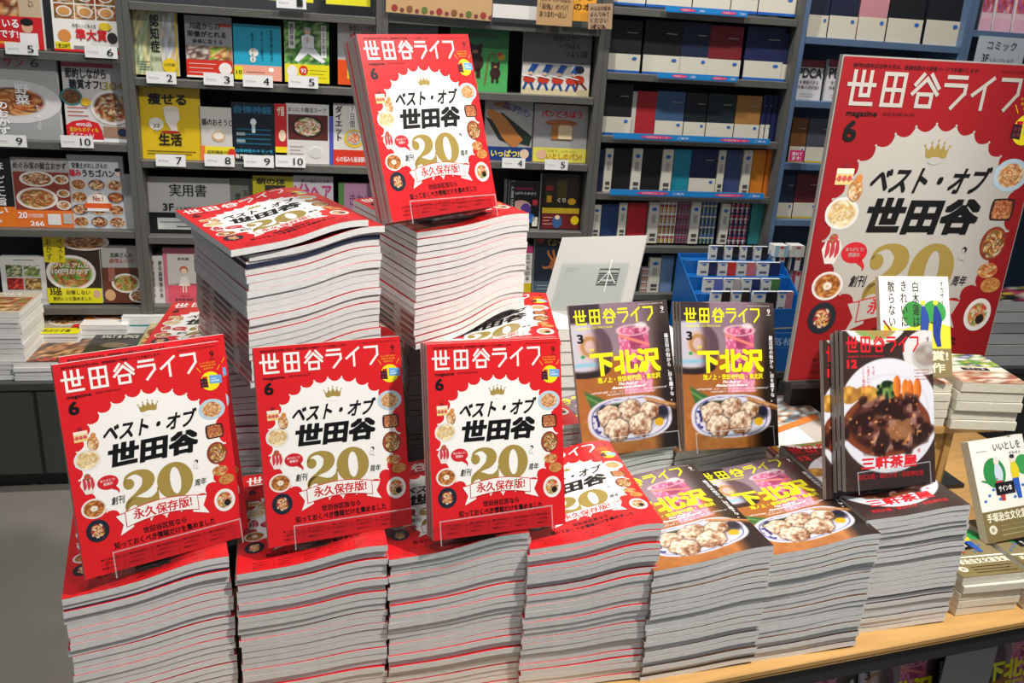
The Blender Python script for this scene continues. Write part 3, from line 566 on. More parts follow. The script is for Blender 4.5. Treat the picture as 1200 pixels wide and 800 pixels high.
# --- case A
G = 'cookery books in the far left bookcase'
def f(a): a.food(0, .38, .68, 1, FOODS[1], 1, 12); a.rect(.68, .38, 1, 1, 'cdb595', 1); a.V('お弁当', .42, .7, .98, .2, 'ffffff', .02); a.V('シンプルでおいしい', .86, .5, .98, .08, '6a4a30'); a.rect(0, 0, 1, .38, 'd4252b', 1); a.T('売れている', .03, .24, .66, .35, 'ffffff', .02); a.T('弁当本です!', .03, .12, .64, .22, 'ffffff', .02); a.rect(0, .05, .6, .08, 'f0a030', 2); a.ell(.78, .26, .08, .07, 'e0b090', 3); a.ell(.78, .32, .09, .045, '20181a', 4); a.rect(.66, 0, .92, .19, 'f0f0f0', 2)
book(-30, -45, 52, 56, 'lunchbox cookbook with a red band of white writing, top left corner', f, 'c8b090', group=None)
def f(a):
    for i in range(3):
        for j in range(3): a.food(.04+.32*i, .42+.2*j, .34+.32*i, .6+.2*j, FOODS[(i+j) % 3], 1, 7); a.ell(.19+.32*i, .51+.2*j, .12, .07, 'efe6da', 2); a.ell(.19+.32*i, .51+.2*j, .09, .05, FOODS[(i*j+1) % 3][0], 3)
    a.T('準大賞', .34, .15, .82, .3, 'd8202a', .03); a.T('料理レシピ本大賞', .3, .31, .66, .36, '333333'); a.ell(.17, .2, .1, .08, 'e0904a', 2); a.rect(.02, .02, .25, .12, 'f0e020', 2); a.T('1食258円', .04, .04, .24, .1, '111111'); a.ell(.9, .2, .08, .07, '3a3030', 2); a.rect(.3, .04, 1, .08, '8a8a8a', 2); a.rect(0, 0, 1, .03, 'd8202a', 3); a.ell(.8, .34, .1, .05, 'f0d030', 4)
book(64, -32, 140, 59, 'white cookbook with a grid of round dishes and red award words', f, 'f5f2ec')
def f(a):
    a.grid(0, 0, 1, .62, 8, 8, lambda U, V: np.zeros(U.shape+(3,))+.62+.12*V[..., None], 1); a.T('コワッサン', .0, .86, .62, .97, 'd8502a', .015); a.disc(.45, .45, .58, .26, 'dcdad8', ['8a4a24', 'c87a3a', '5a2e18', 'e0a868', 'b85a2a'], 2, .66, 10, 30)
    a.V('野菜', .57, .42, .66, .17, 'ffffff', .02, 5); a.V('のおかず', .32, .05, .44, .14, 'ffffff', .02, 5); a.V('もう一品たっぷり', .74, .12, .42, .06, 'ffffff', 0, 5); a.T('6', .7, .87, .8, .96, '3a3a3a', 0)
book(-25, 65, 73, 163, 'grey cookery magazine with one big dish and white vertical title', f, 'bdbbb8')
def f(a):
    a.T('節約しながら', .05, .79, .68, .92, '25202a', .02); a.T('糖質オフ!', .1, .66, .6, .78, '25202a', .025); a.rect(.0, .93, .8, .98, 'b03a3a', 2); a.T('304', .62, .66, .95, .76, 'b8a030', .01); a.disc(.12, .56, .17, .11, '3a8a8a', ['5a3a2a', '8a5a30'], 2); a.disc(.74, .44, .34, .22, 'efe9e2', FOODS[2], 2, .8)
    a.ell(.34, .5, .08, .05, 'f0c030', 4); lines_(a, .04, .36, .42, 3, .05, 'd06050'); a.rect(0, 0, 1, .04, 'ffffff', 3); a.poly([(0, .03), (.58, .03), (.56, .14), (.5, .24), (.3, .28), (.1, .25), (0, .2)], 'd8202a', 4)
    a.T('家計もボディも', .05, .12, .5, .18, 'f5e020', .01, 5); a.T('ダイエット!', .05, .05, .42, .11, 'ffffff', .01, 5); a.T('400品', .15, .19, .4, .24, 'ffffff', .01, 5); a.rect(.58, .06, .95, .2, 'b08a70', 2); a.ell(.88, .13, .08, .05, '2a3a5a', 3)
book(79, 73, 153, 164, 'diet cookbook with grey title and red plate of stew', f, 'd9d6d2')
book(-20, 187, 20, 266, 'black and orange book with white vertical title, row below', lambda a: (a.rect(0, 0, 1, .3, 'e87a1e', 1), a.V('ほんとに旨い。', .62, .06, .95, .34, 'f5f2ec', .02)), '1e1a1a')
def f(a):
    a.T('めぐみ家の献立おかず', .04, .84, .95, .94, '2a2420', .012); a.rect(.02, .25, .98, .8, '8a3a2a', 1); a.disc(.42, .7, .3, .11, 'e8e4de', FOODS[2], 2); a.disc(.4, .42, .36, .16, 'e8e0d8', FOODS[0], 2); a.disc(.84, .7, .14, .07, 'e0d8cc', FOODS[1], 2, nr=5, ns=14); a.disc(.86, .5, .12, .06, 'e0d8cc', FOODS[0], 2, nr=5, ns=14); a.disc(.85, .33, .13, .07, 'e0d8cc', FOODS[1], 2, nr=5, ns=14)
    a.rect(0, 0, 1, .25, 'e87426', 1); a.T('20', .04, .13, .2, .22, 'ffffff', .02); a.T('266', .24, .02, .48, .09, 'ffffff', .02); a.T('分で完成!家計節約', .22, .14, .48, .2, 'ffffff', .01); a.rect(.55, .04, .78, .2, 'e8e4e0', 3); a.rect(.82, .06, .98, .21, 'c0b8b0', 3)
book(20, 186, 87, 266, 'cookbook with orange bottom band and several plates', f, 'aeaba6')
def f(a):
    a.T('栄養士のれしぴ☆の', .08, .82, .72, .9, '2a2420', .01); a.T('極み', .03, .71, .24, .81, 'd8203a', .03); a.T('うちゴハン', .26, .71, .84, .81, '221a1a', .025); a.ell(.9, .77, .05, .05, 'e8d0c0', 3); a.ell(.9, .81, .05, .025, '20181a', 4)
    for i in range(3):
        for j in range(4): a.disc(.17+.33*i, .09+.17*j, .15, .075, ('e8e4dc', '3a4a6a', 'dcd0b8')[(i+j) % 3], FOODS[(i+2*j) % 3], 2, .8, 5, 16)
    a.ell(.5, .38, .2, .1, 'f2e8dc', 5); a.T('No.1', .42, .38, .6, .45, 'b83a2a', .02, 6); a.rect(.25, .28, .75, .35, 'e8602a', 6); a.rect(.3, .24, .7, .28, 'f5f0ea', 6)
book(85, 183, 149, 267, 'white cookbook with red title and a number-one seal among dishes', f, 'c9ccd0')
book(149, 205, 161, 267, 'pale book half hidden at the end of the row', None, 'c0bfbb')
def f(a):
    for i in range(2):
        for j in range(2): a.food(.12+.39*i, .32+.27*j, .48+.39*i, .56+.27*j, [['5a7a3a', 'c8c8a0', '2a3a1e'], ['a8b870', 'e8e8dc', '5a7a3a'], ['b82a2a', '8a1a1e', 'd85a4a'], ['b8883a', '5a3a1e', 'e0c080']][(1-j)*2+i], 2, 8)
    lines_(a, .3, .75, .93, 1, .1, '555555'); lines_(a, .75, .95, .1, 2, .05, '888888')
book(5, 302, 58, 358, 'white cookbook with four small square food photos', f, 'dddcd8', th=.03)
def f(a):
    a.rect(.0, .62, .38, 1, 'e8d81e', 2); a.V('ベスト', .3, .65, .97, .1, '222222', .01, 3); a.V('おかず', .1, .65, .97, .1, '222222', .01, 3); a.disc(.75, .93, .45, .13, 'ece8e0', FOODS[1], 1); a.disc(.46, .46, .45, .27, 'ece8e0', ['b8542a', '8a3a1e', 'e0a060', '4a8a2e', '78a83a'], 1, .85)
    a.T('プレミアムな', .15, .54, .8, .62, 'f2f0ea', .02, 5); a.T('100円おかず', .12, .44, .8, .53, 'f2f0ea', .02, 5); a.rect(0, 0, 1, .23, 'e8e020', 3); a.T('35品', .05, .12, .26, .24, '222222', .02, 5); a.T('自慢しない', .35, .13, .78, .2, '222222', .01, 5); a.T('節約レシピ集めました', .1, .04, .8, .1, '222222', .01, 5); a.ell(.9, .14, .07, .06, 'd8b090', 4)
book(57, 279, 121, 356, 'green and brown cookbook with yellow bottom band', f, '3a2a20')
def f(a): a.T('志麻さんの', .22, .8, .75, .88, '333333', .01); a.T('自宅レシピ', .2, .7, .8, .78, 'b03a2a', .015); a.rect(0, 0, 1, .62, '6a3a28', 1); a.disc(.55, .35, .35, .17, 'eae6de', ['b8442a', '6a8a2e', '9ab84a', 'd8a070'], 2); a.disc(.85, .12, .25, .11, 'eae6de', FOODS[2], 2); a.ell(.15, .14, .13, .1, 'd8a878', 3); a.rect(.14, .38, .3, .62, 'a86a5a', 2)
book(123, 289, 171, 356, 'grey cookbook with a beer glass and salad plate', f, 'b5b3ae')
# --- case B
def f(a): a.food(0, 0, .42, 1, ['a8b890', 'c8d0a8', '8aa07a', 'd8c88a'], 1, 12); a.food(.62, .2, .95, 1, ['c8ccd8', 'e0e0d0', 'a8b0b8', 'c8a888'], 1, 8); a.V('認知症', .5, .36, .95, .2, '1c1c1c', .02); a.T('に分かる', .42, .22, .62, .3, '1c1c1c'); a.rect(.95, 0, 1, 1, 'd8b82a', 2); a.ell(.8, .16, .16, .12, 'e8c820', 3); a.T('12万部', .68, .15, .92, .2, '222222', .01, 4); lines_(a, .1, .35, .2, 4, .04, '5a6a5a')
book(158, 13, 210, 88, 'pale green book on dementia with a yellow seal', f, 'c5cda8')
def f(a): a.T('70歳からの', .1, .78, .75, .9, '25222a', .015); a.T('栄養がとれる', .05, .66, .88, .76, '25222a', .02); a.T('食事に変える', .15, .56, .8, .63, '25222a', .01); a.food(.02, .3, .48, .52, ['8a6a5a', 'd8ccc0', '5a3a2a'], 2, 7); a.food(.5, .3, .98, .52, ['c84a2a', '8aa83a', 'e8c080'], 2, 7); a.rect(0, 0, 1, .29, 'd8341e', 1); a.rect(.72, .84, 1, .89, 'b83a2a', 2); a.ell(.84, .16, .14, .1, 'f2ece8', 3); lines_(a, .06, .64, .22, 3, .07, 'f0d0c8'); a.rect(0, 0, 1, .03, 'f0ece8', 3)
book(219, 19, 273, 88, 'grey book on eating well at seventy with red band', f, 'a29fa2')
def f(a): a.rect(0, 0, 1, .27, 'f0a890', 1); a.rect(0, 0, .18, .24, 'e8e020', 2); a.T('10', .04, .1, .16, .17, '222222', .01); [a.V(t, .8-.2*k, .35, .93-.04*k, .06, '1a4a5a') for k, t in enumerate(('自律神経が', 'すべて整う', '解決してくれる'))]; a.ell(.42, .5, .1, .08, 'f0ece4', 2); a.ell(.4, .38, .06, .06, 'f0ece4', 2); a.ell(.78, .2, .06, .04, 'ffffff', 2); lines_(a, .25, .65, .14, 2, .06, '8a5a5a')
book(275, 29, 330, 92, 'turquoise book with a small white cat and pink band', f, '27a5c4')
def f(a): a.food(0, .3, 1, 1, ['4a8a3a', '78b84a', '2a5a2a', 'a8c888'], 1, 14); a.ell(.52, .84, .07, .05, 'e0b898', 3); a.ell(.52, .88, .08, .025, 'f0f0f0', 4); a.poly([(.4, .55), (.66, .55), (.66, .76), (.52, .8), (.38, .76)], 'eef0f2', 3); a.poly([(.4, .58), (.66, .58), (.92, .36), (.84, .33), (.53, .48), (.3, .33), (.22, .36)], 'eef0f2', 3); a.ell(.52, .7, .03, .05, 'e0b898', 5); a.rect(.1, .55, .24, .98, 'f4f4f0', 4); a.V('腰割体操', .17, .6, .95, .09, '222222', .01, 5); a.rect(.82, .42, .94, .95, 'f4f4f0', 4); a.V('のすすめ方', .88, .46, .92, .07, '222222', 0, 5); a.rect(0, 0, 1, .3, 'e8dc1e', 2); a.ell(.17, .18, .12, .1, 'f0ece8', 3); a.ell(.42, .2, .1, .08, 'd8342a', 3); a.T('92', .36, .16, .48, .23, 'ffffff', .01, 4); lines_(a, .55, .95, .2, 3, .06, '7a6a1e')
book(334, 25, 386, 95, 'yoga book with a person in white squatting on grass', f, '6a9a4a')
def f(a): a.T('無理なくできる', .3, .86, .95, .95, '333333'); a.T('血圧', .3, .62, .9, .85, 'd8342a', .03); a.rect(0, 0, 1, .4, 'e8541e', 1); a.rect(.25, .1, .5, .25, 'f0d820', 2)
book(396, 26, 440, 96, 'white and orange blood pressure book half behind the highest magazine', f, 'c9c6c2')
def f(a):
    a.T('痩せる', .16, .71, .78, .86, '1e1a10', .03); a.T('生活', .3, .18, .68, .34, '1e1a10', .03); a.rect(.22, .93, .7, .98, '1e1a10', 2); a.poly([(.4, .66), (.64, .66), (.66, .54), (.6, .46), (.62, .38), (.64, .355), (.44, .35), (.5, .4), (.42, .5)], 'e8e0d4', 2); a.ell(.52, .66, .13, .04, 'd8d0c0', 3); a.ell(.5, .36, .16, .018, 'b82a1e', 3); a.ell(.27, .46, .12, .085, 'e4dfd4', 2); a.T('22', .22, .42, .33, .46, '222222', .01, 4); lines_(a, .1, .9, .1, 2, .035, '6a5a10')
book(166, 97, 237, 184, 'large yellow fitness magazine with black title', f, 'd9b81a', th=.008)
def f(a): a.T('腸のおそうじ', .08, .66, .98, .78, '3a3028', .015); a.ell(.55, .46, .2, .1, 'd8b088', 2); a.ell(.55, .47, .15, .07, 'f2e8d8', 3); a.rect(0, 0, 1, .27, 'f0dc2a', 1); a.T('認知機能が', .2, .13, .8, .2, '333333', .01); a.T('よみがえる', .2, .04, .8, .1, '333333', .01); a.rect(0, 0, .14, .28, 'e8783a', 2); a.ell(.92, .14, .12, .1, 'd8342a', 3)
book(235, 126, 275, 183, 'small white book with a coffee cup and yellow band', f, 'cfcbc4')
def f(a): a.T('自律神経', .06, .82, .94, .95, '2a6a8a', .03); a.ell(.5, .68, .07, .06, 'e0e8ea', 2); a.rect(.46, .5, .54, .64, 'c8d8dc', 2); [a.rect(.1, .3+.08*k, .9, .325+.08*k, '1e5a72', 1) for k in range(4)]; [a.rect(.1, .33+.12*k, .3, .38+.12*k, '8a9aa0', 2) for k in range(2)]; a.T('自律神経のキモンを', .06, .16, .94, .22, '3ab8e0', .01); a.T('専門医がすべて解説', .06, .05, .94, .13, 'f0f0f0', .02)
book(273, 121, 323, 185, 'black book with bright blue writing on nerves', f, '101c26')
book(323, 122, 337, 183, 'red book spine showing beside the black book', lambda a: (a.T('ザ菌', .2, .75, .8, .95, 'f5e8d0', .02), a.ell(.6, .35, .3, .12, 'f0d8b8', 2), a.rect(0, 0, 1, .12, 'f0d820', 2)), 'c8242a')
def f(a): a.T('まいにち腸活スープ', .06, .86, .94, .94, '555555', .005); a.rect(.05, .4, .97, .82, '5a2420', 1); a.disc(.5, .62, .36, .18, '2a1a18', ['e8d0c0', 'c84a3a', 'f0e0c8', '6a8a3a'], 2, .82); a.ell(.68, .2, .17, .1, 'f0f0ec', 2); a.ell(.68, .2, .15, .085, 'd0d0cc', 3); lines_(a, .08, .4, .28, 4, .06, '9a8a8a')
book(336, 122, 386, 187, 'white soup book with a dark bowl photo', f, 'd6d4d0')
book(386, 137, 391, 187, 'thin blue book beside the diet book', None, '4a52b0')
def f(a): a.V('ダイエット', .16, .4, .96, .2, '1c1c1c', .02); a.rect(.45, .6, .66, .98, 'e8e8e2', 2); a.V('7日間', .55, .62, .96, .13, '444444', .01); a.ell(.6, .44, .3, .15, 'e8c030', 2); a.disc(.6, .45, .22, .11, '8ac0d8', ['c8542a', 'e8c8a0'], 3); a.rect(0, 0, 1, .25, 'd8341e', 1); a.T('心の悩みも最速解!', .08, .05, .92, .14, 'ffffff', .01)
book(391, 122, 431, 188, 'diet book with black vertical title and red band', f, 'dedbd4')
e = empty('floor_guide_sign', SM @ frame((SX(170, 250, .03), .06, SZ(170, 277, 0)+.0005), 0, R_(3)), 'grey sign with a black floor number behind the tall left pile', 'sign')
s0 = SX(170, 250, .06); W_ = SX(268, 250, .06)-s0; H_ = SZ(170, 207, .06)-SZ(170, 277, 0)
a = Art(W_, H_, 'b9b8b4', .0006); a.T('実用書', .28, .66, .72, .88, '1c1c1c', .01); a.T('3F', .19, .4, .32, .53, '1c1c1c', .02); a.T('にも売場がございます', .35, .4, .8, .48, '555555'); link('sign_face', a.mesh('sign_face'), e)
link('sign_board', boxes_mesh('sign_board', [(0, 0, -.006, W_, H_, -.0005)], 'plastic'), e)
a = Art(W_*.66, H_*.36, '161616', .0006); a.rect(.16, .16, .95, .74, 'c9c9c6', 1); a.rect(.2, .5, .7, .56, '8a8a8a', 2); a.rect(.5, .28, .8, .33, '444444', 2); link('leaflet_pocket', a.mesh('leaflet_pocket'), e, Matrix.Translation((.004, .002, .008)))
book(268, 210, 299, 276, 'dim grey-green book beside the floor sign', lambda a: (a.V('五十肩の本', .7, .3, .8, .2, '3a3a36'), a.V('健康のひみつ', .4, .3, .75, .2, '3a3a36')), '74766c', t=.06)
book(298, 207, 345, 276, 'yellow book above the tall left pile', lambda a: (a.rect(.3, .35, .8, .85, '3a3430', 1), a.disc(.55, .6, .3, .2, '8a8a3a', ['d8d0c8', '5a5040', 'b8b02a'], 2), a.T('朝の体', .1, .86, .8, .96, '333322', .02), a.rect(0, .2, .25, .4, 'f4f070', 2)), 'c0b422')
book(345, 207, 391, 276, 'white hair book with pink writing', lambda a: (a.T('1分ヘア', .03, .6, .96, .88, 'c83a8c', .02), a.T('美しい髪をつくる本', .2, .89, .9, .95, '555555'), a.ell(.55, .38, .22, .18, 'b08a6a', 2), a.ell(.56, .3, .15, .13, 'ecd0bc', 3)), 'd2cdd0')
book(397, 215, 440, 276, 'pink and green book left of the highest magazine', lambda a: (a.rect(0, 0, .15, 1, '5a8a4a', 1), a.T('きれい', .3, .6, .9, .8, '8a3a7a', .01)), 'b88aa8')
for k, x in enumerate((177, 186)): book(x, 301, x+9, 358, f"thin white book {'left' if k == 0 else 'right'} of the pair beside the pink book", lambda a: a.V('更年期障害の本', .5, .15, .9, .5, '444444'), 'd8d6d2', th=.12)
def f(a): a.rect(.1, .35, .92, .9, 'd4cfc8', 1); a.rect(.1, .05, .92, .38, 'e05a6e', 1); a.ell(.5, .62, .1, .07, 'c8603a', 2); a.ell(.5, .6, .075, .05, 'f2d8c0', 3); a.poly([(.42, .5), (.58, .5), (.64, .34), (.36, .34)], 'f2ece4', 3); a.rect(.45, .22, .48, .34, 'f2d8c0', 3); a.rect(.52, .22, .55, .34, 'f2d8c0', 3); a.T('更年期', .36, .79, .64, .84, '333333'); a.T('これって', .35, .14, .62, .18, '333333'); a.T('更年期?病気?', .25, .07, .72, .12, '333333', .01); a.ell(.9, .22, .08, .06, 'b8c8d8', 3)
book(194, 292, 241, 357, 'pink book with a drawn figure on the lowest shelf', f, 'd8788a', th=.03)
book(382, -60, 434, 8, 'blue and yellow book at the top edge above the highest magazine', lambda a: (a.rect(0, 0, 1, .12, 'e8e02a', 1), a.rect(0, .12, 1, .4, '3a9ab8', 1), a.T('体の本です', .1, .2, .9, .3, 'f0f0f0', .01)), '3aa0c0')
book(315, -60, 367, 5, 'pale yellow book at the top edge above the yoga book', lambda a: a.rect(0, 0, 1, .1, 'e8e02a', 1), 'c8c8b0')
# --- case C
e_ = book(450, 22, 512, 106, 'grey picture book behind the highest magazine', lambda a: (a.ell(.25, .7, .1, .09, '2a2424', 2), a.ell(.66, .72, .12, .1, '2a2424', 2)), '6a6c6e')
def f(a):
    a.rect(0, .64, 1, 1, '2f7a44', 1)
    a.T('森のおはなし', .3, .78, .8, .86, '4a3a3a', .02)
    for x, y, k in ((.42, .3, 1.), (.78, .2, .62)):
        a.ell(x, y+.13*k, .15*k, .14*k, '3c2420', 2); a.ell(x, y+.3*k, .12*k, .08*k, '3c2420', 3); a.ell(x-.09*k, y+.37*k, .04*k, .03*k, '3c2420', 3); a.ell(x+.09*k, y+.37*k, .04*k, .03*k, '3c2420', 3); a.ell(x, y+.28*k, .05*k, .03*k, 'a87a5a', 4); a.rect(x-.1*k, y-.1*k, x-.03*k, y+.05*k, '3c2420', 2); a.rect(x+.03*k, y-.1*k, x+.1*k, y+.05*k, '3c2420', 2)
    a.vstroke([(.6, .1, .02), (.66, .5, .02), (.74, .56, .02), (.76, .5, .015)], '8a5a2a', 3); a.ell(.88, .52, .07, .05, 'd8b030', 3, 8); a.ell(.84, .56, .04, .03, 'c83a3a', 4, 8)
book(527, 26, 594, 108, 'green picture book with two brown bears', f, '52b060')
def f(a):
    a.rect(0, 0, 1, .5, 'e4dfd6', 1); a.rect(0, 0, 1, .1, 'd8c8a0', 2); a.T('せかいで', .42, .84, .75, .93, '1c1c20', .015); a.T('いちばん', .52, .74, .84, .82, '1c1c20', .015); a.T('つよい国', .6, .61, .94, .71, '1c1c20', .015)
    for k in range(4):
        x = .08+.21*k; a.poly([(x, .36), (x+.08, .34), (x+.16, .47), (x+.06, .48)], '2a5aa8', 3); a.ell(x+.04, .33, .03, .025, 'e8c0a0', 4); a.ell(x+.02, .23, .085, .065, 'c83a24', 3); a.line([(x-.02, .17), (x-.05, .09)], .035, '2a4a8a', 3); a.line([(x+.05, .17), (x+.08, .09)], .035, '2a4a8a', 3); a.line([(x-.08, .3), (x+.12, .26)], .015, 'f0f0f0', 5)
    a.ell(.84, .42, .07, .06, '222226', 3); a.ell(.84, .26, .08, .07, 'c83a24', 3); a.line([(.82, .2), (.8, .1)], .03, '6a2a20', 3); a.line([(.88, .2), (.95, .12)], .03, '6a2a20', 3)
book(611, 36, 690, 110, 'grey and white picture book with marching figures in red and blue', f, '6e7074', th=.012)
def f(a):
    a.poly([(.0, .72), (.3, .35), (.62, .25), (.3, .62)], '1e2a26', 2); a.poly([(.2, .72), (.35, .8), (1, .42), (.95, .26), (.7, .3)], '223028', 2); a.vstroke([(.06, .82, .12), (.3, .66, .25), (.5, .45, .3), (.72, .28, .26)], 'b8763a', 3); a.vstroke([(.16, .94, .05), (.4, .92, .12), (.5, .86, .05)], 'a8682e', 3)
    a.T('おにぎりパン', .36, .8, .96, .92, '2a4a9a', .02, 4, rot=-.35); a.rect(0, 0, 1, .23, '1c3a7a', 4); a.T('いっぱつ!', .14, .06, .74, .18, 'f4e060', .03, 5); a.ell(.85, .12, .1, .08, 'e8c8a8', 5)
book(567, 118, 622, 188, 'picture book with a long loaf and dark blue band', f, 'a9a7a4')
def f(a):
    a.T('パンどろぼう', .12, .78, .88, .9, 'c8302a', .03); a.ell(.5, .69, .3, .055, 'a8643a', 3); a.poly([(.32, .4), (.72, .4), (.72, .63), (.66, .67), (.36, .67), (.32, .63)], 'b8763a', 4); a.poly([(.45, .41), (.71, .41), (.71, .62), (.66, .65), (.48, .65), (.45, .62)], 'f0d8b0', 5)
    a.rect(0, 0, 1, .25, 'e6dc5a', 2); a.T('いとしのパン!', .25, .05, .92, .16, 'd08a2a', .02, 4); a.T('どろぼう、いとしい', .2, .18, .8, .22, '8a6a2a', 0, 4); a.ell(.16, .13, .1, .08, 'e8b898', 4)
book(624, 123, 686, 190, 'picture book with a loaf of bread and yellow band', f, 'a8a6a6')
book(595, 213, 602, 268, 'dark thin book in the row under the bread books', lambda a: a.V('童話', .5, .4, .9, .5, 'c0c0c0'), '22221f', th=.1)
book(592, 213, 630, 268, 'black book with a colourful drawing and pink title', lambda a: (a.T('つながりのある', .2, .82, .8, .88, 'c83a6a'), a.T('つながりのまほう', .12, .72, .9, .78, 'e8e8e8', .01), a.ell(.45, .48, .3, .12, 'e8b8a8', 2), a.ell(.6, .4, .16, .14, '6a4aa8', 3), a.ell(.4, .33, .12, .1, 'f0e0c8', 3), a.rect(.8, .5, .95, .62, 'c83a4a', 3), a.ell(.75, .22, .15, .1, '3a7ac8', 3), a.rect(.82, .05, .98, .25, 'f0ecd8', 3)), '15151a', back=0, t=.05)
book(632, 205, 680, 267, 'black and gold comic book with two readers on its band', lambda a: (a.rect(.1, .42, .9, .95, '2a241c', 1), a.rect(.38, .5, .62, .9, '4a4022', 2), a.rect(.14, .5, .26, .62, 'c8942a', 3), a.ell(.75, .52, .1, .06, 'e0b030', 3), a.ell(.2, .75, .1, .05, '8a2a2a', 3), a.T('くり', .4, .5, .6, .58, 'f0ece0', .02, 4), a.rect(.05, .3, .95, .4, 'c8a82a', 2), a.rect(.05, .02, .95, .3, '6a1e22', 1), a.ell(.42, .15, .12, .12, '3a5a8a', 4), a.ell(.42, .23, .06, .04, 'e8c8a8', 5), a.ell(.85, .18, .1, .08, 'e8c820', 3), lines_(a, .08, .3, .22, 3, .06, 'd8a890')), '14120f')
def f(a): a.T('てぶ〜くろ', .3, .82, .95, .94, 'e0dc5a', .01); a.ell(.13, .92, .1, .06, 'a83a3a', 2); a.ell(.6, .5, .2, .13, 'b86a3a', 3); [a.vstroke([(.55+.05*k, .52, .07), (.38+.12*k, .66+.02*(k % 2), .06), (.34+.14*k, .74+.02*(k % 2), .045)], 'c4784a', 4) for k in range(4)]; a.vstroke([(.5, .48, .08), (.3, .44, .06), (.22, .46, .05)], 'c4784a', 4); a.rect(0, 0, 1, .2, '4a5a6a', 1); lines_(a, .1, .9, .12, 2, .06, 'a8b0b8')
book(624, 277, 668, 345, 'dark blue picture book with an orange hand, beside the white panel', f, '1e2c3c')
book(612, 289, 622, 342, 'narrow book spine with pink top and yellow foot', lambda a: (a.rect(0, .85, 1, 1, 'c83a7a', 1), a.rect(0, 0, 1, .2, 'c8b02a', 1), a.V('エールの本', .5, .25, .8, .5, '222222', .01)), 'e4dfd8', th=.1)
# --- handwritten cards, sign cards
def card(x0, y0, x1, y1, label, fn, bg='f4f4f2', t=-.008, name='shelf_card', cat='card', group=None, th=.002, tilt=0., lean=0):
    xm = (x0+x1)/2; s0, s1 = onS(x0, y1, t)[0], onS(x1, y1, t)[0]; z0, z1 = onS(xm, y1, t)[1], onS(xm, y0, t)[1]; W, H = s1-s0, z1-z0
    a = Art(W, H, bg, .0005)
    if fn: fn(a)
    e = empty(name, SM @ frame((s0, t, z0), 0, R_(lean), tilt), label, cat, group)
    link('card_face', a.mesh('card_face', 'matte'), e); link('card_back', boxes_mesh('card_back', [(0, 0, -th, W, H, -.0003)], 'plastic'), e); return e
def rk(n): return lambda a: (a.T('Ranking', .1, .42, .42, .54, '8a8a8a'), a.T(str(n), .68 if n < 10 else .6, .2, .88 if n < 10 else .92, .8, '1c1c1c', .01))
GB = 'white ranking cards on the shelf edges'
for x, y, n, wh in ((7, 50, 5, 'under the lunchbox cookbook'), (100, 54, 6, 'under the award cookbook'), (-6, 158, 9, 'under the grey cookery magazine'), (72, 159, 10, 'under the diet cookbook'), (172, 84, 2, 'under the dementia book'), (239, 86, 3, 'under the seventy book'), (285, 88, 4, 'under the turquoise book'), (338, 89, 5, 'under the yoga book'), (324, -4, 1, 'above the yoga book'), (183, 181, 7, 'under the yellow fitness magazine'), (240, 181, 8, 'under the coffee cup book'), (286, 182, 9, 'under the black and blue book'), (323, 182, 10, 'under the soup book'), (588, 185, 4, 'under the long loaf book'), (638, 187, 5, 'under the bread loaf book')):
    wd = 35 if x > 160 and x < 500 else 38; wd = 27 if x > 500 else wd
    card(x, y, x+wd, y+14 if x < 500 else y+12, f'white ranking card marked {n}, {wh}', rk(n), group=GB)
def hand(ls, c='3a2a22', flo=None):
    def g(a):
        for k, l in enumerate(ls): a.T(l, .08, .74-.24*k if len(ls) > 2 else .62-.2*k, .92-.05*k, .92-.24*k if len(ls) > 2 else .76-.2*k, c, .012, 2)
        if flo:
            for k in range(7): a.ell(.08+.14*k, .14, .03, .1, ('a83a3a', '8a5a3a', '6a7a3a')[k % 3], 2, 8); a.ell(.15+.14*k, .1, .02, .06, '8a3a3a', 2, 8)
    return g
card(452, -24, 576, 18, 'wide brown kraft card with handwriting and a flower border', hand(['大切なひとへ贈りたい絵本をそろえました'], flo=1), 'cfa878', tilt=-.02)
card(577, 6, 631, 22, 'blank white strip right of the wide kraft card', None, 'e8e6e0')
card(628, -8, 670, 30, 'square kraft card with black handwriting, left of the orange card', hand(['せかいでいちばん', '「最強」のパパ', 'あつまれ〜ほし!']), 'c49c6c', t=-.02)
card(669, -24, 697, 25, 'orange card with black handwriting between two kraft cards', hand(['くろ', 'みつ', 'の本'], '4a2a10'), 'f0a832', t=-.012)
card(689, 5, 717, 35, 'small tilted kraft card with faint handwriting by the diaries', hand(['みんなの絵本', 'よんでみて', 'ください', 'ね']), 'b89878', t=-.026, tilt=.06)
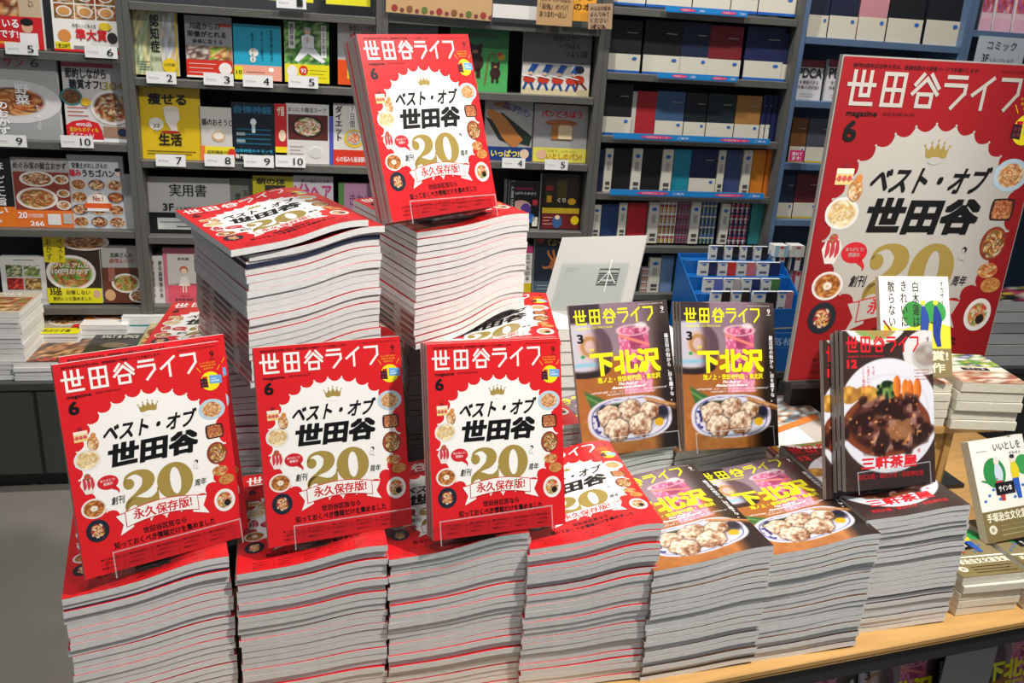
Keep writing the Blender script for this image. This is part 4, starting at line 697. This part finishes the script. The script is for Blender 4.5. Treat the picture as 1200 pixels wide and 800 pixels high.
# --- case D : diaries
def diary(x0, y0, x1, y1, col, label, band=True, spine=False, t=.03, plaid=None, bandcol='dcd8c8', edge='1d62c0', th=.018, group='boxed diaries in the strip-labelled bookcase', name='diary'):
    def g(a):
        if plaid:
            for k, c in enumerate(plaid):
                for j in range(4): p = (j+.25*k)/4+.06; a.rect(p, 0, p+.05, 1, c, 1+k % 3); a.rect(0, p, 1, p+.03, c, 2+k % 3)
        if band: a.rect(0, .02, 1, .36, bandcol, 5); a.rect(0, .0, 1, .045, edge, 6); a.ell(.82, .28, .07, .03, '2a6ac0', 7, 12); lines_(a, .12, .62, .27, 1, .1, '3a6ab0'); lines_(a, .12, .5, .19, 2, .05, '9a9a90')
        if spine: a.rect(0, 0, 1, 1, bandcol, 5); a.ell(.5, .83, .25, .045, '2a6ac0', 6, 12); a.rect(.25, .16, .8, .24, '4a4a4a', 6); a.rect(.25, .06, .8, .12, '5a5a5a', 6); a.rect(.3, .5, .7, .7, 'b0b0a8', 6)
        if not spine and not plaid and band: a.rect(.55, .76, .85, .775, 'a8a8a0', 6)
    return book(x0, y0, x1, y1, label, g, col, th=th, t=t, lean=2, cat='diary', name=name, group=None, mat='matte', body=bandcol if spine else col)
for k, (x0, x1, yb, c) in enumerate(((713, 756, 4, 'b0a890'), (757, 810, 8, '1d3060'), (811, 855, 11, '8a2a30'), (856, 887, 12, '2a3a4a'), (888, 932, 14, '1d2a50'))):
    diary(x0, -52, x1, yb, c, f'{ord_(k+1)} diary from the left at the top edge, only its cream band in view')
R1 = ((709, 23, 749, 83, '151517', 'wide black diary at the left of the second diary row'), (752, 24, 796, 84, '101013', 'second black diary from the left in the second diary row'), (795, 26, 828, 86, '17243e', 'narrow navy diary left of the dark red one'), (827, 30, 866, 88, '7a1c26', 'dark red diary in the second row'), (870, 31, 915, 89, '1b2450', 'wide navy diary right of the dark red one'), (914, 39, 930, 91, '16254e', 'navy diary turned sideways at the end of the second row'))
for r in R1: diary(*r[:4], r[4], r[5])
R2 = ((704, 98, 738, 156, '18181a', 'black diary at the left of the third diary row', 1), (738, 107, 743, 157, 'c8c6bc', 'white diary spine left of the bright red diary', 0), (743, 107, 766, 158, 'ac1f2c', 'bright red diary without a band in the third row', 0), (766, 107, 799, 158, '3c5a80', 'steel blue diary in the third row', 1), (800, 109, 825, 158, '101c24', 'very dark diary left of the dark green one', 1), (826, 110, 858, 159, '14262a', 'dark green diary left of the tan one', 1), (859, 112, 888, 160, 'a8783e', 'tan diary in the third row', 1))
for r in R2: diary(*r[:4], r[4], r[5], band=bool(r[6]))
for k in range(4): diary(889+6*k, 111, 894+6*k, 161, '141f4c', f"navy diary spine, {ord_(k+1)} of four at the right end of the third row", band=k < 2, th=.1)
R3 = ((698, 175, 705, 224, '16204a', 'n', 'thin navy diary at the far left of the fourth row'), (706, 174, 715, 225, '', 's', 'cream labelled spine of the left black diary'), (716, 174, 737, 224, '111113', 'c', 'left black diary of the fourth row'), (738, 174, 749, 224, '', 's', 'cream labelled spine of the right black diary'), (750, 174, 772, 223, '111113', 'c', 'right black diary of the fourth row'), (773, 175, 785, 223, '', 's', 'cream labelled spine of the teal diary'), (786, 175, 806, 223, '158aa4', 'c', 'teal diary in the fourth row'), (806, 175, 837, 222, '16244e', 'b', 'navy diary with a low white band in the fourth row'), (838, 176, 846, 222, '', 's', 'cream labelled spine beside the plain navy diary'), (847, 176, 865, 222, '3a4a78', 'c', 'slate navy diary without band in the fourth row'), (867, 176, 877, 222, '', 's', 'cream labelled spine of the orange diaries'), (878, 176, 893, 222, 'd8821e', 'c', 'left orange diary, fourth row'), (894, 175, 911, 224, 'd8741a', 'c', 'right orange diary, fourth row'))
R4 = ((692, 240, 702, 277, '', 's', 'cream labelled spine of the navy diary above the white panel'), (703, 239, 722, 277, '1c3a68', 'c', 'navy diary above the white panel'), (723, 238, 732, 277, '', 's', 'cream labelled spine of the red diary'), (733, 238, 755, 280, 'ba1e2e', 'c', 'red diary in the fifth row'), (757, 237, 769, 284, '', 's', 'cream labelled spine of the yellow plaid diary'), (770, 236, 789, 284, 'd8ccb0', 'p', 'white and yellow plaid diary'), (790, 236, 804, 283, '7a5a68', 'q', 'dim pink plaid diary'), (806, 237, 817, 283, '', 's', 'cream labelled spine of the blue and green plaid diary'), (818, 236, 836, 283, '1a2a4a', 'r', 'dark navy and green plaid diary'), (841, 239, 851, 284, '', 's', 'cream labelled spine of the red and blue plaid diary'), (852, 235, 874, 284, '2a3058', 't', 'navy plaid diary with red and white lines'), (876, 235, 896, 286, '2f8284', 'c', 'teal notebook at the right end of the fifth row'), (897, 240, 902, 287, '2a4a98', 'n', 'thin blue notebook at the end of the fifth row'))
R5 = ((750, 314, 760, 343, 'b0b0b8', 'p', 'grey plaid notebook in the lowest diary row'), (758, 302, 771, 343, '', 's', 'cream labelled spine in the lowest diary row'), (772, 300, 786, 343, '7a9ac8', 'c', 'light blue notebook in the lowest diary row'), (788, 302, 802, 343, '4a6a52', 'c', 'dark green notebook in the lowest diary row'))
PL = {'p': ('c8a83a', 'a83a4a', 'f0f0f0'), 'q': ('4a3a48', 'b84a6a', '8a7a88'), 'r': ('2a6a4a', 'e0dcc8', '4a6aa8'), 't': ('e8e4e0', 'b83a4a', '16204a')}
for r in R3+R4+R5:
    diary(*r[:4], r[4] or 'e0dccc', r[6], band=r[5] == 'b', spine=r[5] == 's', plaid=PL.get(r[5]), th=.018 if r[5] in 'cbpqrt' else .016, t=.026 if r[5] == 's' else .03)
def strip(a):
    a.rect(0, .1, 1, .9, '1a8ad8', 1)
    for k in range(2): a.ell(.27+.5*k, .5, .1, .28, 'e83a78', 2, 16); a.T('会員限定セール', .2+.5*k, .38, .34+.5*k, .62, 'ffffff', 0, 3); a.T('ご案内', .40+.5*k, .3, .47+.5*k, .7, 'ffffff', 0, 3)
for k, b in enumerate(((779, 10, 876, 17), (770, 87, 864, 94), (718, 159, 902, 166), (714, 224, 895, 231))): card(*b, ('short blue shelf strip under the topmost diaries', 'short blue shelf strip under the second row of diaries', 'long blue shelf strip under the third row of diaries', 'long blue shelf strip under the fourth row of diaries')[k], strip, '1a8ad8', name='shelf_strip', cat='shelf strip', group='blue shelf strips')
# --- case E
for r in ((945, -30, 968, 40, '1c2438', 'navy diary at the upper left of the blue-grey bookcase'), (969, -30, 1002, 42, '182038', 'second navy diary from the left, top row of the blue-grey bookcase'), (1003, -30, 1036, 44, 'c88a90', 'pink diary in the top row left of the pink comics'), (1037, -30, 1078, 47, '14151a', 'black diary with a dark red line, top row'), (1081, -30, 1123, 50, '15161c', 'black diary at the right end of the top row')):
    diary(*r, bandcol='d8d0bc', edge='d8d0bc', group=None)
for k, (x0, x1) in enumerate(((930, 961), (966, 1001))): book(x0, 70, x1, 116, ('left white planner with large black letters beside the poster', 'right white planner with large black letters beside the poster')[k], lambda a: (a.rect(0, .82, 1, 1, '7a1c28', 1), a.T('PDCA', .05, .56, .95, .8, '1c1c20', .02), a.T('を実践できる', .15, .4, .85, .5, '333333'), a.T('手帳の決定版!!', .1, .28, .9, .37, '333333'), lines_(a, .2, .8, .15, 2, .06, 'a8a0a8')), 'e0dcdc', cat='planner', name='planner')
for r in ((923, 138, 941, 188, '7a4c1e', 'brown diary above the pink tag'), (942, 139, 972, 189, '4a4e58', 'grey diary left of the poster'), (909, 205, 927, 251, '16263e', 'navy diary left of the dark red diary by the poster'), (928, 204, 957, 252, '5c1620', 'dark red diary left of the poster')): diary(*r, bandcol='dcd6c2', edge='d8b83a', group=None)
card(924, 176, 941, 189, 'bright pink tag with white writing on the shelf edge', lambda a: (a.T('売れて', .15, .5, .85, .85, 'ffffff', .02), a.T('ます!', .2, .12, .8, .45, 'ffffff', .02)), 'e02a78', name='price_tag', cat='tag')
for k, (x0, x1) in enumerate(((1147, 1161), (1163, 1184), (1186, 1210))): book(x0, -40, x1, 33+k, f"pink comic book, {('left', 'middle', 'right')[k]} of the three at the top right", lambda a: (a.food(.05, .3, .95, .95, ['e890a8', 'c83a5a', '8a5ab8', 'f0d0d8', 'e8603a'], 1, 9), a.rect(0, 0, 1, .2, 'f0b8c8', 3), lines_(a, .1, .8, .1, 2, .06, 'a83a5a')), 'f0c8d0', cat='comic book', name='comic_book')
e = card(1140, 43, 1197, 77, 'white comics section sign above the poster', lambda a: (a.T('コミック', .2, .55, .8, .85, '25252a', .008), a.T('3F', .14, .1, .28, .38, '25252a', .01), a.T('にもございます', .32, .14, .8, .26, '6a6a70')), 'c4ccd4', name='section_sign', cat='sign', t=.0)

# ------------------------------------------------------------------ piles on the cabinet ledge
def pile(x0, yt, x1, t, n, fn, label, depth=.25, rot=0., top='d0ccc4', bg='c8b8a0', zbase=None, cols=('d8d4cc',), word='magazine', turn=0.):
    s0, zt = onS(x0, yt, t); s1, _ = onS(x1, yt, t); W = s1-s0; zb_ = (DK if zbase is None else zbase)+.0006; th = (zt-zb_)/n
    for i in range(n):
        mw = SM @ Matrix.Translation((s0+rnd.uniform(-.004, .004), t+rnd.uniform(-.003, .003), zb_+i*th)) @ Matrix.Rotation(turn+rnd.uniform(-.02, .02), 4, 'Z')
        me = slab_mesh('pages', W, depth, th*.92, np.zeros(2), cols[i % len(cols)], cols[i % len(cols)], cols[i % len(cols)], tt=.0008, bt=.0008)
        if i == n-1:
            e = empty(word, mw, f'{label} on its pile', word, 'piles on the cabinet ledge'); link('pages', me, e); a = Art(W, depth, bg, .0005, i+3); fn and fn(a); link('cover', a.mesh('cover'), e, Matrix.Translation((0, 0, th*.92+.0004)))
        else: tag(link(word, me, None, mw), f'{word} {ord_(n-i)} in the pile under the {label}', word, 'piles on the cabinet ledge')
fd = lambda k, extra=None: (lambda a: (a.food(.05, .1, .95, .75, FOODS[k], 1, 12), a.T('ごはん', .25, .8, .75, .95, 'f5f2ea', .02), extra and extra(a)))
pile(-52, 366, 22, -.27, 13, fd(0), 'brown cookbook on the tall far left pile', .21, cols=('e4e0d8', 'd0cabc', 'dcd8d0'), word='book')
pile(27, 376, 37, -.05, 8, None, 'thin grey book', .2, bg='8a8a84', word='book')
pile(14, 425, 88, -.28, 4, lambda a: (a.food(0, .05, 1, .8, ['6a3a1e', 'a86a3a', '3a2418', 'c89868'], 1, 14), a.T('union', .2, .82, .6, .93, 'f0ece4', .02), a.T('人気料理店', .3, .02, .9, .14, 'c8302a', .02, 3)), 'brown food magazine', .26, cols=('e4dfd6',), bg='4a3426')
pile(34, 391, 90, -.10, 7, lambda a: (a.disc(.5, .6, .4, .26, 'e8e4dc', FOODS[1], 1, .85), a.rect(0, 0, 1, .24, 'e8dc20', 2), a.rect(.75, .25, .95, .4, 'c8302a', 3), a.T('節約おかず集', .1, .06, .8, .18, '222222', .01, 3)), 'yellow-banded food magazine', .24, bg='b8a890')
pile(92, 381, 148, -.06, 6, lambda a: (a.rect(0, 0, 1, .3, 'f2ece4', 1), a.disc(.45, .55, .35, .25, 'f0ece8', ['c84a2a', 'e8a060'], 2)), 'orange and white magazine', .2, bg='e88a2a')
pile(92, 419, 158, -.27, 6, lambda a: (a.rect(0, 0, 1, .18, '8a8a80', 1), a.T('SALT & SPICE', .15, .78, .85, .9, 'c8c4b8', .02), a.disc(.5, .5, .3, .12, '3a3024', ['5a4a3a', '8a7a5a'], 2)), 'black magazine', .23, bg='17130f', cols=('e0dcd4',))
pile(143, 371, 195, -.03, 4, lambda a: a.T('お助けレシピ', .1, .4, .9, .7, 'b03a5a', .02), 'teal-edged white magazine', .12, bg='e4e0da', cols=('2a9a9a',))
pile(160, 405, 214, -.25, 5, fd(1), 'olive food magazine', .26, bg='a8a070')
pile(178, 388, 236, -.14, 6, fd(2), 'beige cookery magazine', .22, bg='c8b890')
pile(1168, 352, 1262, -.27, 6, lambda a: (a.food(0, 0, 1, 1, ['e8c83a', '3a2a3a', 'c84a6a', '2a2a2a', 'e8e0d0'], 1, 9)), 'colourful magazine at the right edge', .2, cols=('d8d0c0',), bg='d8c8a0', zbase=None)
# second ledge of dark books at the right
for k in range(4): pile(1150+30*k, 395+k*4, 1182+30*k, -.29, 4, fd(k % 3), f"dim brown magazine, {ord_(k+1)} from the poster's right edge", .02 if False else .018, bg='4a4038', cols=('8a8478',)) if False else None

# ------------------------------------------------------------------ things behind the front table stacks
# white display panel with a striped book logo
mp = empty('display_board', frame((.068, 1.934, EYE-.602), R_(-37.2), R_(43.5), R_(14.5)), 'white tilted display board with a small dark striped logo', 'display board')
link('board', boxes_mesh('board', [(-.004, -.03, -.006, .214, .204, -.0005)], 'plastic'), mp)
a = Art(.21, .2, 'a19e98', .0003); a.rect(.12, .62, .93, .625, 'b0ada8', 1); a.rect(.12, .62, .125, .0, 'b0ada8', 1); a.rect(.93, .0, .935, .62, 'b0ada8', 1); a.rect(.15, .56, .3, .565, '8a8a88', 1); a.rect(.15, .53, .24, .535, '8a8a88', 1)
for k in range(8): a.rect(.56, .33+.03*k, .80, .352+.03*k, '2e2426', 1)
a.line([(.68, .25), (.68, .68)], .012, 'd8d4cc', 3); a.line([(.57, .52), (.79, .52)], .01, 'd8d4cc', 3); a.line([(.68, .52), (.58, .36)], .01, 'd8d4cc', 3); a.line([(.68, .52), (.78, .36)], .01, 'd8d4cc', 3); a.line([(.62, .40), (.74, .40)], .01, 'd8d4cc', 3)
link('panel_face', a.mesh('panel_face', 'matte'), mp)
link('clear_pocket', boxes_mesh('clear_pocket', [(.02, 0, .004, .19, .125, .006)], 'clear'), mp)
# white books piled behind the brown magazines
def bstack(x, y, yaw, zb, zt, n, label, W=.15, H=.21, top='e6e2da', fn=None, cols=('e8e6e0',), pages='paper', word='book', seed=0, show=99):
    rg = random.Random(seed+5); th = (zt-zb)/n
    for i in range(n):
        mw = flat((x+rg.uniform(-.003, .003), y+rg.uniform(-.003, .003), EYE+zb+i*th), yaw+rg.uniform(-.02, .02))
        me = slab_mesh('pages', W, H, th*.94, np.zeros(2), cols[i % len(cols)], cols[i % len(cols)], cols[i % len(cols)], pages=pages, tt=.001, bt=.001)
        if n-i > show: REST.append((me, mw)); continue
        if i == n-1:
            e = empty(word, mw, f'{word} lying on top of {label}', word, label); link('pages', me, e); a = Art(W, H, top, .0004, seed+2); fn and fn(a); link('cover', a.mesh('cover'), e, Matrix.Translation((0, 0, th*.94+.0003)))
        else: tag(link(word, me, None, mw), f'{word}, {ord_(n-i)} from the top of {label}', word, label)
bstack(.10, 1.79, R_(15), -.989, -.60, 14, 'the pale pile behind the left standing brown magazine', cols=('b0aca4', '8e8e8a', 'bab8b2'), seed=1)
bstack(.30, 1.82, R_(15), -.989, -.66, 12, 'the pale pile between the two standing brown magazines', cols=('b0aea8', '8e908a', 'a8a6a0'), seed=2)
a_fn = lambda a: (a.food(0, .45, 1, 1, ['b8c0c4', '5a6a74', 'c8a078', '8a5a3a', 'e0dcd8'], 1, 14), a.poly([(0, .2), (.9, .5), (.9, .58), (0, .28)], 'd87a3a', 3), a.rect(.0, 0, .5, .4, 'dcd8d4', 1))
bstack(.558, 1.605, R_(14), -.989, -.765, 18, 'the food magazine pile left of the stew magazine', .19, .26, 'b8b0a8', a_fn, ('e8e4dc', '6a2024', 'e0a040'), word='magazine', seed=3, show=5)
# poster on its dark floor stand
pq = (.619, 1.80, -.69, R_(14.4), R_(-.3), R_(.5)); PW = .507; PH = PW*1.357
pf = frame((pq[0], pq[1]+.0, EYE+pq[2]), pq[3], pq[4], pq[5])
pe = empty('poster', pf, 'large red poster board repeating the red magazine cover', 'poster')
link('poster_print', red_cover(PW, PH, '9c1019', 'bfbab2', .0003).mesh('poster_print', 'matte'), pe)  # cover red and white darkened here, standing in for dimmer light on the poster
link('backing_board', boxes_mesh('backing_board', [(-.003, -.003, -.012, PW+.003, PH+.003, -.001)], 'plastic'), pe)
se = empty('poster_stand', flat((pq[0], pq[1]+.018, TZ+.0005), pq[3]), 'black floor stand holding the red poster', 'stand')
box_obj('upright', (.03, .012, 0.0105, .12, .04, .55), 'black', None, se); box_obj('upright', (.39, .012, .0105, .48, .04, .55), 'black', None, se); box_obj('base', (-.02, -.03, 0, .53, .12, .01), 'black', None, se); box_obj('ledge', (0, -.03, EYE+pq[2]-.016-TZ, PW, .011, EYE+pq[2]-.005-TZ), 'black', None, se)
# wooden riser and white paperbacks
rz = -.705; re_ = empty('wooden_riser', flat((.745, 1.60, TZ), R_(12)), 'pale wooden riser under the wrapped white paperbacks', 'riser')
box_obj('riser_top', (0, 0, EYE+rz-TZ-.015, .30, .19, EYE+rz-TZ), 'wood', None, re_); box_obj('side_panel', (.0, .004, 0.0005, .015, .186, EYE+rz-TZ-.0155), 'wood', None, re_); box_obj('side_panel', (.17, .004, .0005, .185, .186, EYE+rz-TZ-.0155), 'wood', None, re_); box_obj('front_panel', (.0155, .01, .0005, .169, .02, EYE+rz-TZ-.016), 'wood', None, re_)
def mag_art(a):
    a.food(0, .55, 1, 1, ['4a8a3a', 'e8d84a', '2a4a8a', 'e8e4dc', '8ab05a'], 1, 10); a.rect(.3, .42, .72, .5, '16161a', 3); a.T('サイン本', .36, .435, .66, .485, 'f5f2ea', .01, 4); a.food(0, 0, 1, .4, ['b88a6a', 'd8c0a8', 'a85a4a', 'e0d4c0'], 1, 10)
bstack(.757, 1.612, R_(10), rz+.0005, -.612, 5, 'the left white paperback pile on the wooden riser', .139, .17, 'e8e2d0', mag_art, ('e6e2d4',), 'paper2', seed=4)
bstack(.902, 1.622, R_(4), rz+.0005, -.600, 5, 'the right white paperback pile on the wooden riser', .139, .17, 'e8e2d0', mag_art, ('e6e2d4',), 'paper2', seed=5)
def hakumo(a):
    a.rect(0, 0, 1, .28, '8a7a50', 2); a.V('白木蓮は', .52, .5, .95, .1, '2a2a2a', .01); a.V('きれいに', .35, .5, .95, .1, '2a2a2a', .01); a.V('散らない', .17, .5, .95, .1, '2a2a2a', .01); a.V('オカザイ', .9, .72, .95, .05, '3a3a3a')
    a.ell(.48, .62, .16, .13, '3a8a3a', 1); a.ell(.78, .64, .17, .12, '3a9a48', 1); a.poly([(0, .28), (1, .28), (1, .5), (.7, .56), (.3, .46), (.05, .52)], 'e0d43a', 1); a.line([(.05, .55), (.2, .4)], .025, '8a2a2a', 3)
    for x, c in ((.62, '2a4a9a'), (.8, '223a8a')): a.vstroke([(x, .7, .04), (x+.02, .58, .12), (x, .42, .1), (x+.03, .3, .06)], c, 4); a.ell(x, .735, .035, .025, 'e8d84a', 5)
    a.T('化賞受賞!', .1, .16, .95, .26, 'e8e0c0', .03, 4); a.T('受賞作', .3, .04, .9, .14, 'e8e0c0', .03, 4)
def iito(a):
    a.rect(0, 0, 1, .32, '7c6c40', 2); a.rect(0, .30, 1, .325, 'f0ece0', 3); a.T('いいとしを', .42, .87, .92, .95, '1e1e20', .015); a.T('オカザイ', .68, .81, .9, .845, '4a4a4a'); lines_(a, .1, .3, .88, 1, .1, 'b8b8b0')
    a.ell(.36, .66, .2, .15, '2f8a44', 1); a.ell(.9, .7, .14, .1, '3a9a50', 1)
    for x, c, c2 in ((.42, 'c8d4e0', 'b83a3a'), (.72, 'e0cc2a', '2a58b0')): a.ell(x, .77, .05, .035, 'ecd8c8', 4); a.vstroke([(x, .74, .08), (x+.01, .66, .15), (x, .58, .12)], c, 3); a.vstroke([(x-.01, .58, .12), (x, .48, .1), (x+.01, .38, .07)], c2, 3); a.ell(x, .795, .045, .02, '2a2a2a' if x > .6 else 'd8d8d8', 5)
    a.rect(.32, .44, .66, .56, '141418', 5); a.T('サイン本', .37, .47, .61, .53, 'f5f2ea', .02, 6); a.vstroke([(.1, .6, .02), (.25, .58, .04), (.4, .6, .02)], '2f8a44', 3)
    for k in range(9): a.ell(.1+.09*k, .4+.05*((k*7) % 3), .03, .015, '4a78c0', 2, 8)
    a.T('手塚治虫文化賞受賞', .06, .19, .99, .28, 'f0ead0', .03, 4); a.ell(.13, .12, .07, .045, 'e8e0c8', 4); a.T('祝', .1, .1, .16, .14, '4a4020', .01, 5); lines_(a, .28, .95, .14, 3, .045, 'b8ac84')
def upbook(q, W, H, th, fn, label, spine='d0ccc0'):
    e = empty('paperback', frame((q[0], q[1], EYE+q[2]), *q[3:]), label, 'book'); a = Art(W, H, 'efece2', .0002, 7); fn(a); link('cover', a.mesh('cover'), e)
    link('pages', boxes_mesh('pages', [(0, 0, -th, W, H, -.0004)], 'paper2'), e); return e
upbook((.744, 1.622, -.6, R_(-1.6), R_(26), R_(3.7)), .139, .204, .018, hakumo, 'wrapped white paperback with green and yellow drawing before the poster')
T6 = onz(1119, 722, -.99)
WT = .139
bstack(T6[0], T6[1], R_(14), -.9895, -.905, 5, 'the low paperback pile at the lower right', WT, .19, '8a7c56', iito, ('dcd8cc',), 'paper2', seed=6)
bstack(T6[0]+.150, T6[1]+.035, R_(14), -.9895, -.905, 5, 'the low paperback pile cut by the right edge', WT, .19, '8a7c56', iito, ('dcd8cc',), 'paper2', seed=7)
upbook((.977, 1.515, -.902, R_(16.8), R_(29), R_(3.4)), .139, .204, .02, iito, 'white paperback leaning at the right edge with two drawn people')
# blue card box of small diaries on the ledge
bx0, bx1 = SX(815, 400, -.29), SX(938, 400, -.29); bz1 = SZ(870, 362, -.29); bz0 = DK+.0006; bzt = SZ(840, 297, -.04)
be = empty('display_box', SM @ Matrix.Translation((bx0, -.29, bz0)), 'blue card display box full of small wrapped diaries', 'display box'); BW = bx1-bx0; BH = bz1-bz0; BT = bzt-bz0
a = Art(BW, BH, '1260b0', .0006); a.T('手帳は高橋', .3, .42, .95, .55, 'a8c8e8', .01); a.line([(.36, .78), (.36, .93), (.5, .96), (.62, .93), (.62, .78), (.36, .78)], .008, '7ab0e0'); a.T('橋', .42, .80, .56, .9, '7ab0e0', .01); a.rect(0, .62, 1, .63, '6aa8e0', 2); a.poly([(.3, .66), (.95, .70), (.95, .72), (.3, .68)], 'c8b890', 2); a.rect(0, .38, 1, .39, '4a8ad0', 2)
link('front_panel', a.mesh('front_panel'), be, frame((0, -.001, 0), 0)); link('box_front', boxes_mesh('box_front', [(0, 0, 0, BW, .004, BH)], 'boxblue'), be)
for x in (0, BW-.004):
    me = bpy.data.meshes.new('side_panel'); v = [(x, .0045, 0), (x, .25, 0), (x, .25, BT), (x, .0045, BH)]; v += [(p[0]+.004, p[1], p[2]) for p in v]
    me.from_pydata(v, [], [(0, 3, 2, 1), (4, 5, 6, 7), (0, 1, 5, 4), (1, 2, 6, 5), (2, 3, 7, 6), (3, 0, 4, 7)]); me.materials.append(M['boxblue']); link('side_panel', me, be)
link('back_panel', boxes_mesh('back_panel', [(0, .251, 0, BW, .255, BT)], 'boxblue'), be)
tiers = [(-.255, BH-.035), (-.195, BH+.03), (-.135, BH+.075), (-.08, BH+.12)]
for k, (t, h) in enumerate(tiers): link('step', boxes_mesh('step', [(.0045, t+.29-.018, .001, BW-.0045, t+.29+.034, h)], 'boxblue'), be)
rows = [(342, [(835, 857, '141418'), (859, 880, '2a2024'), (884, 912, '16161c'), (913, 931, 'b87880')]), (327, [(826, 848, '5a6ab0'), (850, 869, 'b8a8a0'), (871, 892, '1a2a58'), (894, 915, '4a7a3a')]), (311, [(820, 841, '1a2450'), (842, 863, 'c8302e'), (864, 886, 'c86a70'), (888, 915, '16285a')]), (296, [(832, 848, '18203a'), (850, 866, '141420'), (868, 882, '1c2030'), (884, 900, '111118')])]
CN = {'141418': 'black', '2a2024': 'dark brown', '16161c': 'black', 'b87880': 'dusty pink', '5a6ab0': 'periwinkle', 'b8a8a0': 'beige', '1a2a58': 'navy', '4a7a3a': 'green', '1a2450': 'navy', 'c8302e': 'red', 'c86a70': 'salmon', '16285a': 'navy', '18203a': 'navy', '141420': 'black', '1c2030': 'dark', '111118': 'black'}
for k, ((yt, its), (t, h)) in enumerate(zip(rows, tiers)):
    for i, (x0, x1, c) in enumerate(its):
        s0, z1 = onS(x0, yt, t); s1, _ = onS(x1, yt, t); z0 = bz0+h+.0006; H = max(.05, z1-z0); W = s1-s0
        e = empty('diary', SM @ frame((s0, t, z0), 0, R_(2)), f"small {CN[c]} wrapped diary, {ord_(i+1)} from left, {('front', 'second', 'third', 'rear')[k]} row, blue box", 'diary', 'small diaries in the blue box')
        a = Art(W, H, c, .0005); a.rect(.0, .0, .52, 1, 'd8d6cc', 1); a.ell(.26, .8, .12, .06, '2a6ac0', 2, 12); a.rect(.1, .2, .42, .35, '5a5a5a', 2); a.rect(.0, .93, .55, 1, '2a6ac0', 3)
        link('cover', a.mesh('cover', 'print'), e); link('pages', boxes_mesh('pages', [(0, 0, -.016, W, H, -.0005)], 'paper'), e)
for k, (y0, y1, cs) in enumerate(((288, 301, ('9ac0d0', 'd8d0c8')), (301, 317, ('16161c', '1a2040')), (317, 342, ('9a2a48', 'b84a5a')))):
    for i, c in enumerate(cs):
        x0 = 907+19*i; s0, z0 = onS(x0, y1, -.1); s1, z1 = onS(x0+18, y0, -.1)
        e = empty('diary', SM @ frame((s0, -.1+.003*k, z0), 0, 0), f"small {('pale blue', 'cream', 'black', 'navy', 'crimson', 'pink')[2*k+i]} wrapped diary in the column by the poster", 'diary'); a = Art(s1-s0, z1-z0, c, .0005); a.rect(.3, 0, .7, 1, 'dcd8d0', 1); a.rect(.35, .75, .65, .92, 'c83a3a', 2)
        link('cover', a.mesh('cover'), e); link('pages', boxes_mesh('pages', [(0, 0, -.05, s1-s0, z1-z0-.001, -.0005)], 'paper'), e)
s0, z0 = onS(905, 343, -.1); s1, _ = onS(948, 343, -.1)
tag(box_obj('diary_rack', (s0, -.16, DK+.0005, s1, -.04, z0-.001), 'boxblue', SM), 'small blue rack under the column of wrapped diaries', 'rack')
card(903, 297, 915, 311, 'small yellow oval tag above the blue box', lambda a: (a.ell(.5, .6, .4, .28, 'e8dc3a', 2), a.T('おすすめ', .2, .5, .8, .68, '333333')), 'd8cc2a', t=-.07, name='price_tag', cat='tag')
# ------------------------------------------------------------------ facing magazines under the table
LR = flat((te[0], te[1], TZ), TYAW)
for k, (x, kd) in enumerate(((-.62, 'shi'), (-.40, 'shi'), (-.18, 'shi'), (.04, 'shi'), (.33, 'shi'))):
    e = empty('magazine', LR @ frame((x, .06, -.379), 0, R_(10)), f"brown magazine facing out under the table, {ord_(k+1)} from the left", 'magazine', 'magazines facing out under the table'); link('cover', COV[kd][0], e); link('pages', bpy.data.meshes['pages_shi0.0075'], e)
e = empty('leaflet', LR @ frame((.19, .045, -.30), 0, R_(8), R_(-8)), 'plain white leaflet standing under the table at lower right', 'leaflet'); link('sheet', boxes_mesh('sheet', [(0, 0, -.002, .13, .22, 0)], 'plastic'), e)
bm = bmesh.new()
for me, mw in REST:
    k = len(bm.verts); bm.from_mesh(me); bm.verts.ensure_lookup_table()
    for v in bm.verts[k:]: v.co = mw @ v.co
me = bpy.data.meshes.new('magazine_stock'); bm.to_mesh(me); bm.free(); me.materials.append(M['paper']); me.materials.append(M['print'])
tag(link('magazine_stock', me), 'rest of the stacked magazines and books low in the piles, mostly out of sight', 'magazines', kind='stuff')
for o in list(SC.objects):
    if o.name == 'lettering': bpy.data.objects.remove(o)
